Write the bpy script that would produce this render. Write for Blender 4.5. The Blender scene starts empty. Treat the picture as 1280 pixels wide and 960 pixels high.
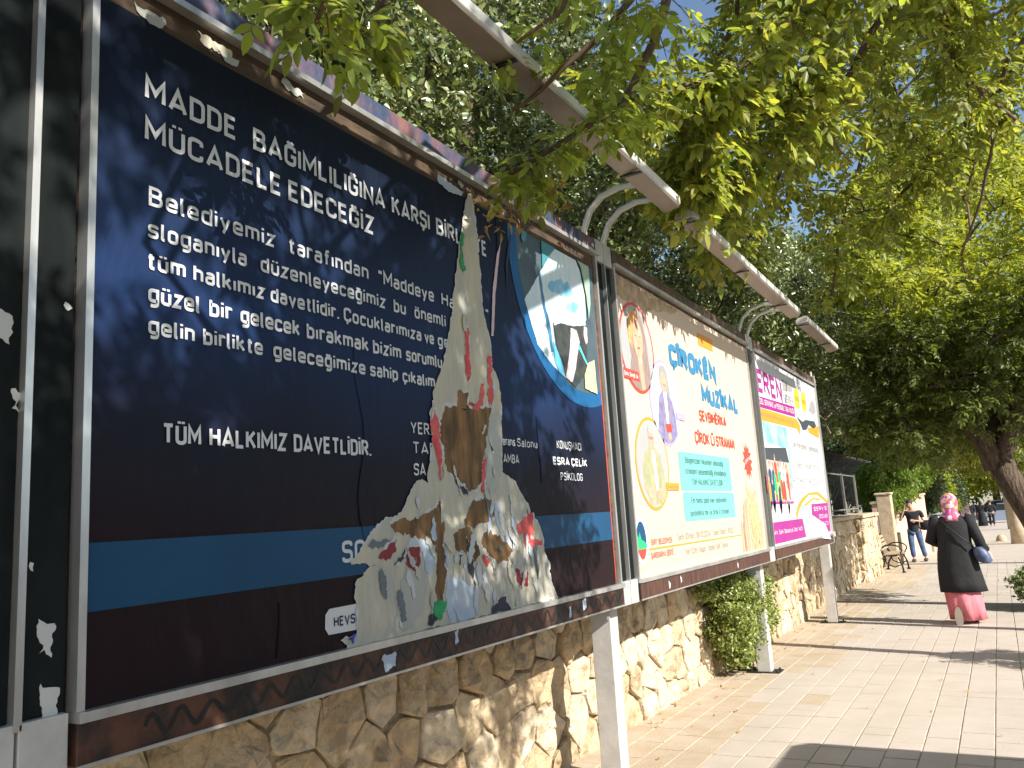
import bpy, bmesh, math, random
import numpy as np
from mathutils import Vector, Matrix, Euler, noise as mnoise

random.seed(7); RNG = np.random.default_rng(11)
S = bpy.context.scene
COL = S.collection

# ------------------------------------------------------------------ camera
CAM_LOC = Vector((2.02, 0.0, 1.50))
YAW, PITCH, ROLL = 0.512, 0.1655, -0.0618
cd = bpy.data.cameras.new('camera'); cam = bpy.data.objects.new('camera', cd); COL.objects.link(cam)
_f = Vector((-math.sin(YAW)*math.cos(PITCH), math.cos(YAW)*math.cos(PITCH), math.sin(PITCH)))
_r = Vector((math.cos(YAW), math.sin(YAW), 0)); _u = _r.cross(_f)
_R = _r*math.cos(ROLL) + _u*math.sin(ROLL); _U = -_r*math.sin(ROLL) + _u*math.cos(ROLL)
M = Matrix((_R, _U, -_f)).transposed().to_4x4(); M.translation = CAM_LOC
cam.matrix_world = M
cd.sensor_width = 36; cd.lens = 1045.95/1280*36; cd.clip_start = .05; cd.clip_end = 2000
S.camera = cam

# ------------------------------------------------------------------ light
SUN_DIR = Vector((1, -.30, .68)).normalized()        # towards the sun
w = bpy.data.worlds.new('World'); S.world = w; w.use_nodes = True
nt = w.node_tree; nt.nodes.clear()
sky = nt.nodes.new('ShaderNodeTexSky'); sky.sky_type = 'NISHITA'; sky.sun_disc = False
sky.sun_elevation = math.asin(SUN_DIR.z); sky.sun_rotation = math.atan2(SUN_DIR.x, SUN_DIR.y)
sky.air_density = 1.0; sky.dust_density = .6; sky.ozone_density = 1.0
bg = nt.nodes.new('ShaderNodeBackground'); bg.inputs[1].default_value = .095
out = nt.nodes.new('ShaderNodeOutputWorld')
nt.links.new(sky.outputs[0], bg.inputs[0]); nt.links.new(bg.outputs[0], out.inputs[0])
sd = bpy.data.lights.new('sun', 'SUN'); sd.energy = 5.0; sd.angle = math.radians(.5); sd.color = (1, .95, .87)
so = bpy.data.objects.new('sun', sd); COL.objects.link(so); so.rotation_euler = SUN_DIR.to_track_quat('Z', 'Y').to_euler()
so.location = (20, -5, 15)
S.view_settings.view_transform = 'Standard'; S.view_settings.look = 'None'
S.view_settings.exposure = .93; S.view_settings.gamma = 1
S.cycles.max_bounces = 8; S.cycles.transparent_max_bounces = 8

# ------------------------------------------------------------------ helpers
WL = {}
def gz(y): return -.009*y
def tagp(o, label=None, cat=None, group=None, kind=None):
    if label: o['label'] = label
    if cat: o['category'] = cat
    if group: o['group'] = group
    if kind: o['kind'] = kind
    return o
def thing(name, label, cat, loc, group=None):
    o = bpy.data.objects.new(name, None); o.empty_display_size = .1; COL.objects.link(o)
    o.location = loc; WL[o.name] = Vector(loc)
    return tagp(o, label, cat, group)
def wl(o): return WL.get(o.name, Vector((0, 0, 0))) if o else Vector((0, 0, 0))
def link(me, name, parent=None, m=None, smooth=False):
    o = bpy.data.objects.new(name, me); COL.objects.link(o)
    if parent: o.parent = parent
    WL[o.name] = wl(parent)
    if m is not None and len(me.materials) == 0: me.materials.append(m)
    if smooth: me.shade_smooth()
    return o
def mesh(name, V, F, m=None, parent=None, smooth=False):
    V = np.asarray(V, dtype=float) - np.array(wl(parent))
    me = bpy.data.meshes.new(name); me.from_pydata(V.tolist(), [], F)
    me.update()
    return link(me, name, parent, m, smooth)
def np_mesh(name, V, F, m, parent=None, smooth=False):
    """V (N,3), F (M,k) equal-size faces, fast path"""
    V = np.asarray(V, np.float32) - np.array(wl(parent), np.float32)
    F = np.asarray(F, np.int32); k = F.shape[1]
    me = bpy.data.meshes.new(name)
    me.vertices.add(len(V)); me.vertices.foreach_set('co', V.ravel())
    me.loops.add(F.size); me.loops.foreach_set('vertex_index', F.ravel())
    me.polygons.add(len(F)); me.polygons.foreach_set('loop_start', np.arange(0, F.size, k, dtype=np.int32))
    me.update(calc_edges=True); me.validate()
    return link(me, name, parent, m, smooth)

class MB:
    def __init__(s): s.V = []; s.F = []
    def add(s, V, F):
        n = len(s.V); s.V += [tuple(v) for v in V]; s.F += [tuple(i+n for i in f) for f in F]; return s
    def box(s, x0, x1, y0, y1, z0, z1, R=None, c=None):
        V = [(x, y, z) for x in (x0, x1) for y in (y0, y1) for z in (z0, z1)]
        if R is not None:
            c = Vector(c); V = [tuple(c + R @ (Vector(v))) for v in V]
        F = [(0,1,3,2), (4,6,7,5), (0,4,5,1), (2,3,7,6), (0,2,6,4), (1,5,7,3)]
        return s.add(V, F)
    def tube(s, pts, rad, n=8, cap=True):
        pts = [Vector(p) for p in pts]
        if not hasattr(rad, '__len__'): rad = [rad]*len(pts)
        V = []; F = []; up = None
        for i, p in enumerate(pts):
            t = (pts[min(i+1, len(pts)-1)] - pts[max(i-1, 0)])
            if t.length < 1e-9: t = Vector((0, 0, 1))
            t.normalize()
            if up is None: up = Vector((0, 0, 1)) if abs(t.z) < .9 else Vector((1, 0, 0))
            a = t.cross(up); a.normalize(); b = a.cross(t); up = b
            for k in range(n):
                q = 2*math.pi*k/n; V.append(tuple(p + (a*math.cos(q) + b*math.sin(q))*rad[i]))
        for i in range(len(pts)-1):
            for k in range(n):
                k2 = (k+1) % n; F.append((i*n+k, i*n+k2, (i+1)*n+k2, (i+1)*n+k))
        if cap:
            F.append(tuple(range(n))[::-1]); F.append(tuple((len(pts)-1)*n+k for k in range(n)))
        return s.add(V, F)
    def loft(s, rings, cap=True):
        n = len(rings[0]); V = [tuple(p) for r in rings for p in r]; F = []
        for i in range(len(rings)-1):
            for k in range(n):
                k2 = (k+1) % n; F.append((i*n+k, i*n+k2, (i+1)*n+k2, (i+1)*n+k))
        if cap: F.append(tuple(range(n))[::-1]); F.append(tuple((len(rings)-1)*n+k for k in range(n)))
        return s.add(V, F)
    def plate(s, poly, x, th=.001):
        """flat polygon in the (Y,Z) plane with its face at x and real thickness behind"""
        n = len(poly)
        a = sum(poly[i][0]*poly[(i+1) % n][1] - poly[(i+1) % n][0]*poly[i][1] for i in range(n))
        if a < 0: poly = poly[::-1]
        V = [(x, y, z) for y, z in poly] + [(x-th, y, z) for y, z in poly]
        F = [tuple(range(n)), tuple(range(2*n-1, n-1, -1))] + [(i, i+n, (i+1) % n + n, (i+1) % n) for i in range(n)]
        return s.add(V, F)
    def build(s, name, m, parent=None, smooth=False):
        return mesh(name, s.V, s.F, m, parent, smooth)
def ell(cx, cy, cz, rx, ry, n=14, rot=0, tilt=0):
    R = []
    for k in range(n):
        q = 2*math.pi*k/n; x = rx*math.cos(q); y = ry*math.sin(q)
        R.append((cx + x*math.cos(rot) - y*math.sin(rot), cy + x*math.sin(rot) + y*math.cos(rot), cz + tilt*y))
    return R
def bevel(o, w=.005, seg=2):
    b = o.modifiers.new('b', 'BEVEL'); b.width = w; b.segments = seg; b.limit_method = 'ANGLE'; return o

# ------------------------------------------------------------------ materials
MATS = {}
def mat(name, col, rough=.7, metal=0, var=0., scale=5., col2=None, bump=0., bscale=None, spec=None, island=0., transl=0., detail=6, stretch=None, coat=0., fac=(.35,.65)):
    if name in MATS: return MATS[name]
    m = bpy.data.materials.new(name); m.use_nodes = True; n = m.node_tree.nodes; l = m.node_tree.links
    b = n['Principled BSDF']; b.inputs['Roughness'].default_value = rough; b.inputs['Metallic'].default_value = metal
    if spec is not None: b.inputs['Specular IOR Level'].default_value = spec
    if coat: b.inputs['Coat Weight'].default_value = coat; b.inputs['Coat Roughness'].default_value = .12
    b.inputs['Base Color'].default_value = (*col, 1)
    g = n.new('ShaderNodeNewGeometry'); mp = n.new('ShaderNodeMapping'); l.new(g.outputs['Position'], mp.inputs[0])
    if stretch: mp.inputs['Scale'].default_value = stretch
    csock = None
    if col2 is not None or var > 0:
        no = n.new('ShaderNodeTexNoise'); no.inputs['Scale'].default_value = scale; no.inputs['Detail'].default_value = detail; no.inputs['Roughness'].default_value = .62
        l.new(mp.outputs[0], no.inputs[0])
        r = n.new('ShaderNodeMapRange'); r.inputs[1].default_value = fac[0]; r.inputs[2].default_value = fac[1]; l.new(no.outputs[0], r.inputs[0])
        mx = n.new('ShaderNodeMix'); mx.data_type = 'RGBA'
        c2 = col2 if col2 is not None else tuple(min(1, c*(1+var)) for c in col); c1 = col if col2 is not None else tuple(c*(1-var) for c in col)
        mx.inputs[6].default_value = (*c1, 1); mx.inputs[7].default_value = (*c2, 1); l.new(r.outputs[0], mx.inputs[0]); csock = mx.outputs[2]
    if island:
        hs = n.new('ShaderNodeHueSaturation'); mr = n.new('ShaderNodeMapRange'); mr.inputs[3].default_value = 1-island; mr.inputs[4].default_value = 1+island
        l.new(g.outputs['Random Per Island'], mr.inputs[0]); l.new(mr.outputs[0], hs.inputs['Value'])
        mr2 = n.new('ShaderNodeMapRange'); mr2.inputs[3].default_value = .5-.035*min(1, island*2); mr2.inputs[4].default_value = .5+.025*min(1, island*2)
        ml = n.new('ShaderNodeMath'); ml.operation = 'MULTIPLY'; ml.inputs[1].default_value = 7.31; fr = n.new('ShaderNodeMath'); fr.operation = 'FRACT'
        l.new(g.outputs['Random Per Island'], ml.inputs[0]); l.new(ml.outputs[0], fr.inputs[0]); l.new(fr.outputs[0], mr2.inputs[0]); l.new(mr2.outputs[0], hs.inputs['Hue'])
        if csock: l.new(csock, hs.inputs['Color'])
        else: hs.inputs['Color'].default_value = (*col, 1)
        csock = hs.outputs[0]
    if csock: l.new(csock, b.inputs['Base Color'])
    if bump:
        nb = n.new('ShaderNodeTexNoise'); nb.inputs['Scale'].default_value = bscale or scale*3; nb.inputs['Detail'].default_value = 8; l.new(mp.outputs[0], nb.inputs[0])
        bp = n.new('ShaderNodeBump'); bp.inputs['Strength'].default_value = min(1, bump); bp.inputs['Distance'].default_value = (.05 if bump >= 1 else .02); l.new(nb.outputs[0], bp.inputs['Height']); l.new(bp.outputs[0], b.inputs['Normal'])
    if transl:
        tr = n.new('ShaderNodeBsdfTranslucent'); mxs = n.new('ShaderNodeMixShader'); mxs.inputs[0].default_value = transl
        bc = n.new('ShaderNodeMix'); bc.data_type = 'RGBA'; bc.blend_type = 'MULTIPLY'; bc.inputs[0].default_value = 1
        bc.inputs[7].default_value = (1.7, 1.6, .7, 1)
        if csock: l.new(csock, bc.inputs[6])
        else: bc.inputs[6].default_value = (*col, 1)
        l.new(bc.outputs[2], tr.inputs[0]); l.new(b.outputs[0], mxs.inputs[1]); l.new(tr.outputs[0], mxs.inputs[2])
        l.new(mxs.outputs[0], n['Material Output'].inputs[0])
    MATS[name] = m; return m

mSTONE = mat('wall_stone', (.50,.39,.25), .92, col2=(.29,.21,.12), scale=8, bump=1, bscale=13, island=.0, fac=(.44,.66), detail=12)
mSTONEB = mat('wall_stone_pale', (.58,.48,.34), .92, col2=(.38,.29,.18), scale=9, bump=1, bscale=12, fac=(.46,.70), detail=12)
mSTONEC = mat('wall_stone_ochre', (.52,.38,.22), .92, col2=(.34,.25,.16), scale=7, bump=1, bscale=14, fac=(.42,.66), detail=12)
mMORTAR = mat('mortar', (.38,.29,.19), .95, col2=(.20,.15,.09), scale=9, bump=.8, bscale=30)
mPAVER = mat('paver', (.475,.415,.35), .85, col2=(.42,.365,.305), scale=2.2, bump=.25, bscale=90, island=.07)
mPDIRT = mat('dusty_paver', (.46,.385,.29), .9, col2=(.40,.315,.215), scale=4, bump=.3, bscale=60, island=.08)
mSAND = mat('joint_sand', (.46,.37,.27), .95, col2=(.34,.27,.19), scale=10, bump=.4)
mSTEEL = mat('brushed_steel', (.62,.61,.59), .38, .75, var=.18, scale=6, stretch=(1,1,.25), bump=.05)
mSHEET = mat('galvanised_sheet', (.50,.50,.49), .5, .3, var=.12, scale=8, bump=.1)
mDARKP = mat('dark_panel', (.009,.012,.012), .6, 0, var=.4, scale=6, stretch=(1,1,.3), bump=.04, bscale=6, spec=.08)
mPOSTG = mat('post_paint', (.50,.48,.45), .55, .1, var=.1, scale=7, bump=.1)
mRUST = mat('rusty_fascia', (.095,.038,.022), .55, .2, col2=(.020,.014,.012), scale=5, bump=.2, bscale=40, fac=(.42,.56))
mRUSTV = mat('rusty_fascia_streaked', (.13,.055,.035), .6, .2, col2=(.035,.02,.018), scale=11, stretch=(1,3,.35), bump=.2, bscale=40, fac=(.35,.65))
mTOPF = mat('top_fascia', (.03,.05,.10), .6, .0, col2=(.20,.09,.08), scale=3.5, stretch=(1,1.6,1), bump=.3, bscale=20, fac=(.42,.66))
mTOPG = mat('top_fascia_brown', (.05,.036,.028), .6, .1, col2=(.16,.09,.06), scale=9, bump=.3)
mWOOD = mat('backing_wood', (.10,.06,.03), .8, col2=(.03,.02,.012), scale=14, stretch=(1,.3,1), bump=.5, bscale=30)
mBLACK = mat('black_paint', (.008,.008,.009), .45)
mFENCE = mat('fence_paint', (.20,.19,.18), .55, .2, var=.2, scale=7)
mCHARC = mat('dark_metal', (.03,.032,.034), .5, .6)
mLAMP = mat('lamp_housing', (.62,.60,.56), .45, .35, var=.12, scale=4, bump=.1)
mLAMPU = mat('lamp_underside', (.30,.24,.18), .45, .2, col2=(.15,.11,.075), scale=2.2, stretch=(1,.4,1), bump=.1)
mBARK = mat('bark', (.13,.09,.06), .95, col2=(.05,.035,.025), scale=18, stretch=(1,1,.3), bump=1, bscale=25)
mTWIG = mat('twig_bark', (.14,.085,.05), .85, col2=(.08,.05,.03), scale=20)
mLEAF = mat('ash_leaf', (.235,.275,.060), .42, island=.45, transl=.52)
mLEAFB = mat('shaded_ash_leaf', (.105,.14,.03), .45, island=.45, transl=.40)  # darker copy of the ash leaf, shade put into its colour
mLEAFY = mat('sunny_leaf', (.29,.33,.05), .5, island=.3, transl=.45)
mLEAFG = mat('glossy_leaf', (.19,.235,.095), .30, island=.65, transl=.15, spec=.8)
mLEAFD = mat('dark_leaf', (.06,.09,.03), .5, island=.4, transl=.2)
mNEEDLE = mat('needle_foliage', (.10,.13,.03), .6, island=.35, transl=.25)
mOLIVE = mat('olive_needles', (.035,.045,.014), .7, island=.4, transl=.1)
mIVY = mat('ivy_leaf', (.12,.19,.02), .45, island=.3, transl=.35)
mPALEL = mat('pale_leaf', (.17,.18,.07), .6, island=.3, transl=.3)
mSAM = mat('dry_seed_keys', (.35,.22,.07), .7, island=.3, transl=.3)
mSOIL = mat('soil', (.16,.11,.06), .95, col2=(.08,.08,.03), scale=2, bump=.8, bscale=9)
mASPH = mat('asphalt', (.055,.053,.05), .9, var=.15, scale=2, bump=.4, bscale=80)
mKERB = mat('kerb_stone', (.40,.37,.33), .85, var=.15, scale=3, bump=.3)
mPINK = mat('pink_render', (.58,.36,.28), .85, var=.08, scale=3, bump=.2)
mPILAR = mat('pale_pilaster', (.48,.39,.27), .85, col2=(.36,.27,.18), scale=6, bump=.4)
mIRON = mat('cast_iron', (.02,.02,.02), .45, .5)
mSLAT = mat('weathered_slat', (.34,.26,.17), .75, var=.2, scale=12)

# ------------------------------------------------------------------ ground
V = [(-60,-30,gz(-30)-.06),(60,-30,gz(-30)-.06),(60,140,gz(140)-.06),(-60,140,gz(140)-.06),(-400,500,-4),(400,500,-4)]
o = mesh('ground', [(-300,-100,.8),(300,-100,.8),(300,400,-3.7),(-300,400,-3.7)], [(0,1,2,3)], mSOIL); o.location.z = -.25; o['kind'] = 'structure'
def strip(name, x0, x1, y0, y1, dz, m, th=.12, parent=None, kind='structure'):
    V = [(x, y, gz(y)+z) for x in (x0, x1) for y in (y0, y1) for z in (dz-th, dz)]
    o = mesh(name, V, [(0,1,3,2),(4,6,7,5),(0,4,5,1),(2,3,7,6),(0,2,6,4),(1,5,7,3)], m, parent)
    if kind: o['kind'] = kind
    return o
pav = strip('pavement', -.9, 3.0, -8, 26.0, -.0065, mSAND)
strip('far_pavement', -.9, 3.0, 26.02, 95, -.004, mPAVER)
strip('road', 3.16, 10.5, -8, 120, -.14, mASPH)
strip('opposite_pavement', 10.66, 14, -8, 120, 0, mPAVER)
# raised bank behind the retaining wall
mesh('raised_bank', [(-.95,-8,1.0),(-.95,24.0,1.0),(-14,24.0,1.6),(-14,-8,1.6),(-.95,-8,-.3),(-.95,24.0,-.3),(-14,24.0,-.3),(-14,-8,-.3)],
     [(0,3,2,1),(0,1,5,4),(1,2,6,5)], mSOIL)['kind'] = 'structure'
kb = MB()
k = MB()
y = -8.0
while y < 95:
    k.box(3.012, 3.15, y+.006, y+.994, gz(y)-.2, gz(y)+.004); y += 1.0
o = k.build('kerb', mKERB); o['kind'] = 'structure'
# pavers, 20 x 40 cm, laid lengthways
near = []; far = MB(); fard = MB()
cols = [(-.8+.2*i) for i in range(19)]
rr = random.Random(3)
for cx in cols:
    off = (rr.choice((0, .2)) + rr.uniform(-.03, .03)); y = 1.6 + off
    while y < 26:
        L = .4 if rr.random() > .1 else .2
        y1 = min(y+L, 26)
        c = (cx+.1, (y+y1)/2)
        near.append((c, cx, y, y1)); y = y1
def paver_vis(c):
    v = Vector((c[0], c[1], gz(c[1]))) - CAM_LOC; d = v.dot(_f)
    if d < 1: return -1
    px = 640 + 1046*v.dot(_R)/d; py = 480 - 1046*v.dot(_U)/d
    if px > 1300 or px < 700 or py > 985: return -1
    if c[0] < -.55: return -1
    return 1/d
near.sort(key=lambda t: -paver_vis(t[0]))
def paver_geo(mb, cx, y0, y1, ins=.0030):
    h = rr.uniform(-.0015, .0015); g = ins + rr.uniform(0, .0008); b = .003
    t0 = rr.uniform(-.0015, .0015)
    x0, x1, a, c = cx+g, cx+.2-g, y0+g*2.1, y1-g*2.1
    V = [(x0,a,gz(a)-.014),(x1,a,gz(a)-.014),(x1,c,gz(c)-.014),(x0,c,gz(c)-.014),
         (x0,a,gz(a)-.0022+h),(x1,a,gz(a)-.0022+h),(x1,c,gz(c)-.0022+h),(x0,c,gz(c)-.0022+h),
         (x0+b,a+b,gz(a)+h+t0),(x1-b,a+b,gz(a)+h+t0),(x1-b,c-b,gz(c)+h-t0),(x0+b,c-b,gz(c)+h-t0)]
    F = [(8,9,10,11)] + [(i, (i+1) % 4, (i+1) % 4+4, i+4) for i in range(4)] + [(i+4, (i+1) % 4+4, (i+1) % 4+8, i+8) for i in range(4)]
    mb.add(V, F)
def dirty(c):
    return c[0] < .25 + .35*mnoise.noise(Vector((c[0]*2, c[1]*.7, 1.3))) + .12*rr.uniform(-1, 1)
for i, (c, cx, y0, y1) in enumerate(near):
    d = dirty(c)
    if i < 290 and paver_vis(c) > 0:
        mb = MB(); paver_geo(mb, cx, y0, y1); mb.build('paver', mPDIRT if d else mPAVER, pav)
    else: paver_geo(fard if d else far, cx, y0, y1)
far.build('paver_field', mPAVER, pav)['kind'] = 'stuff'
fard.build('dusty_paver_field', mPDIRT, pav)['kind'] = 'stuff'

# ------------------------------------------------------------------ stone walls
def clip(poly, p, n):
    o = []
    for i in range(len(poly)):
        a, b = poly[i], poly[(i+1) % len(poly)]
        da = (a[0]-p[0])*n[0] + (a[1]-p[1])*n[1]; db = (b[0]-p[0])*n[0] + (b[1]-p[1])*n[1]
        if da <= 0: o.append(a)
        if da*db < 0:
            t = da/(da-db); o.append((a[0]+t*(b[0]-a[0]), a[1]+t*(b[1]-a[1])))
    return o
def cells(u0, u1, v0, v1, du, dv, rnd):
    P = []; r = 0; v = v0 + dv/2
    while v < v1:
        u = u0 + (du/2 if r % 2 else 0)
        while u < u1+du/2:
            P.append((u+rnd.uniform(-.36, .36)*du, v+rnd.uniform(-.25, .25)*dv)); u += du
        v += dv; r += 1
    C = []
    for i, p in enumerate(P):
        poly = [(u0, v0), (u1, v0), (u1, v1), (u0, v1)]
        for j, q in enumerate(P):
            if i == j or abs(p[0]-q[0]) > 3*du or abs(p[1]-q[1]) > 3*dv: continue
            m = ((p[0]+q[0])/2, (p[1]+q[1])/2); poly = clip(poly, m, (q[0]-p[0], q[1]-p[1]))
            if len(poly) < 3: break
        if len(poly) >= 3: C.append(poly)
    return C
def stone_wall(wall, O, U, N, length, h0, h1f, du, dv, seed, m=mSTONE):
    """stones on the plane O + u*U + v*Z facing N; pieces are children of wall"""
    rnd = random.Random(seed); O, U, N = Vector(O), Vector(U), Vector(N); Z = Vector((0, 0, 1)); cnt = 0
    for poly in cells(0, length, h0, h1f, du, dv, rnd):
        cu = sum(p[0] for p in poly)/len(poly); cv = sum(p[1] for p in poly)/len(poly)
        ring = []
        for i in range(len(poly)):          # rounded corners
            a, b, c = poly[i-1], poly[i], poly[(i+1) % len(poly)]
            ring.append((b[0]*.9+a[0]*.05+c[0]*.05, b[1]*.9+a[1]*.05+c[1]*.05)); ring.append(((b[0]+c[0])/2, (b[1]+c[1])/2))
        sz = max(math.dist(p, (cu, cv)) for p in ring)
        if sz < .03: continue
        g = rnd.uniform(.002, .008); bul = rnd.uniform(.006, .032); ty, tz = rnd.uniform(-.16, .16), rnd.uniform(-.16, .16); n = len(ring); V = []
        def put(s, d, jit=0):
            for p in ring:
                du_, dv_ = p[0]-cu, p[1]-cv; L = math.hypot(du_, dv_) or 1; k = max(.05, (L-g)/L)*s
                j = 1 + jit*mnoise.noise(Vector((p[0]*9, p[1]*9, seed)))
                V.append(O + U*(cu+du_*k*j) + Z*(cv+dv_*k*j) + N*(d + (ty*du_+tz*dv_)*k*(1 if jit > 0 else 0)*.6 + jit*.10*mnoise.noise(Vector((p[0]*7, p[1]*7, 3+seed+s)))))
        put(1.0, -.03); put(.99, .006+bul*.6, .10); put(.93, .008+bul*.95, .26); put(.55, bul+.008, .40)
        V.append(O + U*cu + Z*cv + N*(bul*rnd.uniform(.6, 1.5)+.008))
        F = []
        for r in range(3):
            for i in range(n): F.append((r*n+i, r*n+(i+1) % n, (r+1)*n+(i+1) % n, (r+1)*n+i))
        for i in range(n): F.append((3*n+i, 3*n+(i+1) % n, 4*n))
        nrm = U.cross(Z)
        if nrm.dot(N) < 0: F = [f[::-1] for f in F]
        o = mesh('stone', V, F, rnd.choice((mSTONE, mSTONE, mSTONEB, mSTONEB, mSTONEC)), wall, smooth=False); cnt += 1
    return cnt
wall1 = thing('stone_wall', 'low tan rubble stone retaining wall running behind and below the billboards', 'stone wall', (-.75, 1.0, 0))
MB().box(-1.0, -.606, -1.5, 13.0, -.3, 1.2).build('mortar', mMORTAR, wall1)
n1 = stone_wall(wall1, (-.60, 1.0, 0), (0, 1, 0), (1, 0, 0), 12.0, -.14, 1.18, .29, .25, 5)
MB().box(-1.02, -.56, -1.5, 13.0, 1.2, 1.27).build('coping', mPILAR, wall1)
wall2 = thing('stone_wall', 'shaded rubble stone wall with a mesh fence on top, beyond the last billboard', 'stone wall', (-.95, 13.1, -.12))
MB().box(-1.2, -.735, 13.02, 19.4, -.4, 1.16).build('mortar', mMORTAR, wall2)
n2 = stone_wall(wall2, (-.72, 13.02, 0), (0, 1, 0), (1, 0, 0), 6.38, -.19, 1.16, .38, .26, 6)
wall3 = thing('stone_wall', 'short sunlit tan stone wall pier next to the bench', 'stone wall', (-.8, 19.5, -.17))
MB().box(-1.2, -.60, 19.42, 22.2, -.4, 1.15).build('mortar', mMORTAR, wall3)
stone_wall(wall3, (-.585, 19.42, 0), (0, 1, 0), (1, 0, 0), 2.78, -.22, 1.15, .42, .28, 8)
stone_wall(wall3, (-.585, 19.405, 0), (-1, 0, 0), (0, -1, 0), .14, -.22, 1.15, .14, .28, 9)
for wl_, a, b, x1 in ((wall2, 13.02, 19.4, -.66), (wall3, 19.42, 22.2, -.53)):
    mb = MB(); y = a
    while y < b-.05:
        y2 = min(b, y + random.uniform(.45, .8)); t = random.uniform(1.235, 1.26)
        mb.box(-1.22, x1+random.uniform(-.01, .02), y+.004, y2-.004, 1.162, t); y = y2
    bevel(mb.build('coping', mPILAR, wl_), .012)

# ------------------------------------------------------------------ lettering (drawn with strokes of even width)
def _g():
    G = {}
    O = [(0,0,.2),(0,1,.2),(.44,1,.2),(.44,0,.2),'c']; P_ = [(0,0),(0,1),(.42,1,.21),(.42,.5,.21),(0,.5)]
    G['A'] = (.54, [[(0,0),(.27,1),(.54,0)], [(.1,.25),(.44,.25)]]); G['B'] = (.44, [[(0,.5),(0,1),(.41,1,.2),(.41,.53,.2),(0,.53)], [(0,.53),(.44,.53,.22),(.44,0,.22),(0,0),(0,.53)]])
    G['C'] = (.44, [[(.44,.74),(.44,1,.2),(0,1,.2),(0,0,.2),(.44,0,.2),(.44,.26)]]); G['D'] = (.44, [[(0,0),(0,1),(.44,1,.24),(.44,0,.24),'c']])
    G['E'] = (.38, [[(.38,1),(0,1),(0,0),(.38,0)], [(0,.52),(.33,.52)]]); G['F'] = (.38, [[(.38,1),(0,1),(0,0)], [(0,.5),(.33,.5)]])
    G['G'] = (.44, [[(.44,.76),(.44,1,.2),(0,1,.2),(0,0,.2),(.44,0,.2),(.44,.47),(.25,.47)]]); G['H'] = (.44, [[(0,0),(0,1)], [(.44,0),(.44,1)], [(0,.52),(.44,.52)]])
    G['I'] = (0, [[(0,0),(0,1)]]); G['J'] = (.3, [[(.3,1),(.3,0,.15),(0,0,.12)]]); G['K'] = (.45, [[(0,0),(0,1)], [(.43,1),(0,.40)], [(.15,.60),(.46,0)]])
    G['L'] = (.36, [[(0,1),(0,0),(.36,0)]]); G['M'] = (.58, [[(0,0),(0,1),(.29,.32),(.58,1),(.58,0)]]); G['N'] = (.46, [[(0,0),(0,1),(.46,0),(.46,1)]])
    G['O'] = (.44, [O]); G['P'] = (.42, [P_]); G['R'] = (.44, [P_, [(.2,.5),(.45,0)]]); G['S'] = (.43, [[(.42,.80),(.42,1,.17),(0,1,.18),(0,.53,.17),(.43,.51,.18),(.43,0,.19),(0,0,.19),(0,.2)]])
    G['T'] = (.46, [[(0,1),(.46,1)], [(.23,1),(.23,0)]]); G['U'] = (.44, [[(0,1),(0,0,.2),(.44,0,.2),(.44,1)]]); G['V'] = (.5, [[(0,1),(.25,0),(.5,1)]])
    G['W'] = (.7, [[(0,1),(.17,0),(.35,.9),(.53,0),(.7,1)]]); G['X'] = (.46, [[(0,0),(.46,1)], [(0,1),(.46,0)]]); G['Y'] = (.48, [[(0,1),(.24,.42),(.48,1)], [(.24,.42),(.24,0)]]); G['Z'] = (.42, [[(0,1),(.42,1),(0,0),(.42,0)]])
    G['a'] = (.35, [[(.03,.60),(.06,.7,.08),(.35,.7,.14),(.35,0)], [(.35,.41),(0,.41,.14),(0,0,.14),(.35,0)]]); G['b'] = (.37, [[(0,1),(0,0),(.37,0,.18),(.37,.7,.18),(0,.7)]])
    G['c'] = (.34, [[(.34,.54),(.34,.7,.15),(0,.7,.17),(0,0,.17),(.34,0,.15),(.34,.16)]]); G['d'] = (.37, [[(.37,1),(.37,0),(0,0,.18),(0,.7,.18),(.37,.7)]])
    G['e'] = (.37, [[(.36,.13),(.36,0,.13),(0,0,.17),(0,.7,.17),(.37,.7,.17),(.37,.34),(0,.34)]]); G['f'] = (.26, [[(.27,1),(.1,1,.1),(.1,0)], [(0,.68),(.24,.68)]])
    G['g'] = (.37, [[(.37,.03),(0,.03,.16),(0,.7,.17),(.37,.7),(.37,-.28,.17),(.04,-.28)]]); G['h'] = (.36, [[(0,1),(0,0)], [(0,.7),(.36,.7,.17),(.36,0)]])
    G['\u0131'] = (0, [[(0,.7),(0,0)]]); G['i'] = (0, [[(0,.7),(0,0)], [(0,.86),(0,1.0)]]); G['j'] = (.1, [[(.1,.7),(.1,-.28,.1),(0,-.28)], [(.1,.86),(.1,1)]]); G['k'] = (.36, [[(0,1),(0,0)], [(.34,.7),(0,.28)], [(.12,.42),(.37,0)]])
    G['l'] = (.07, [[(0,1),(0,0,.07),(.1,0)]]); G['m'] = (.6, [[(0,0),(0,.7),(.3,.7,.14),(.3,0)], [(.3,.7),(.6,.7,.14),(.6,0)]]); G['n'] = (.36, [[(0,0),(0,.7),(.36,.7,.17),(.36,0)]])
    G['o'] = (.37, [[(0,0,.17),(0,.7,.17),(.37,.7,.17),(.37,0,.17),'c']]); G['p'] = (.37, [[(0,-.28),(0,.7),(.37,.7,.18),(.37,0,.18),(0,0)]]); G['r'] = (.22, [[(0,0),(0,.7),(.23,.7,.1),(.23,.6)]])
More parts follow.
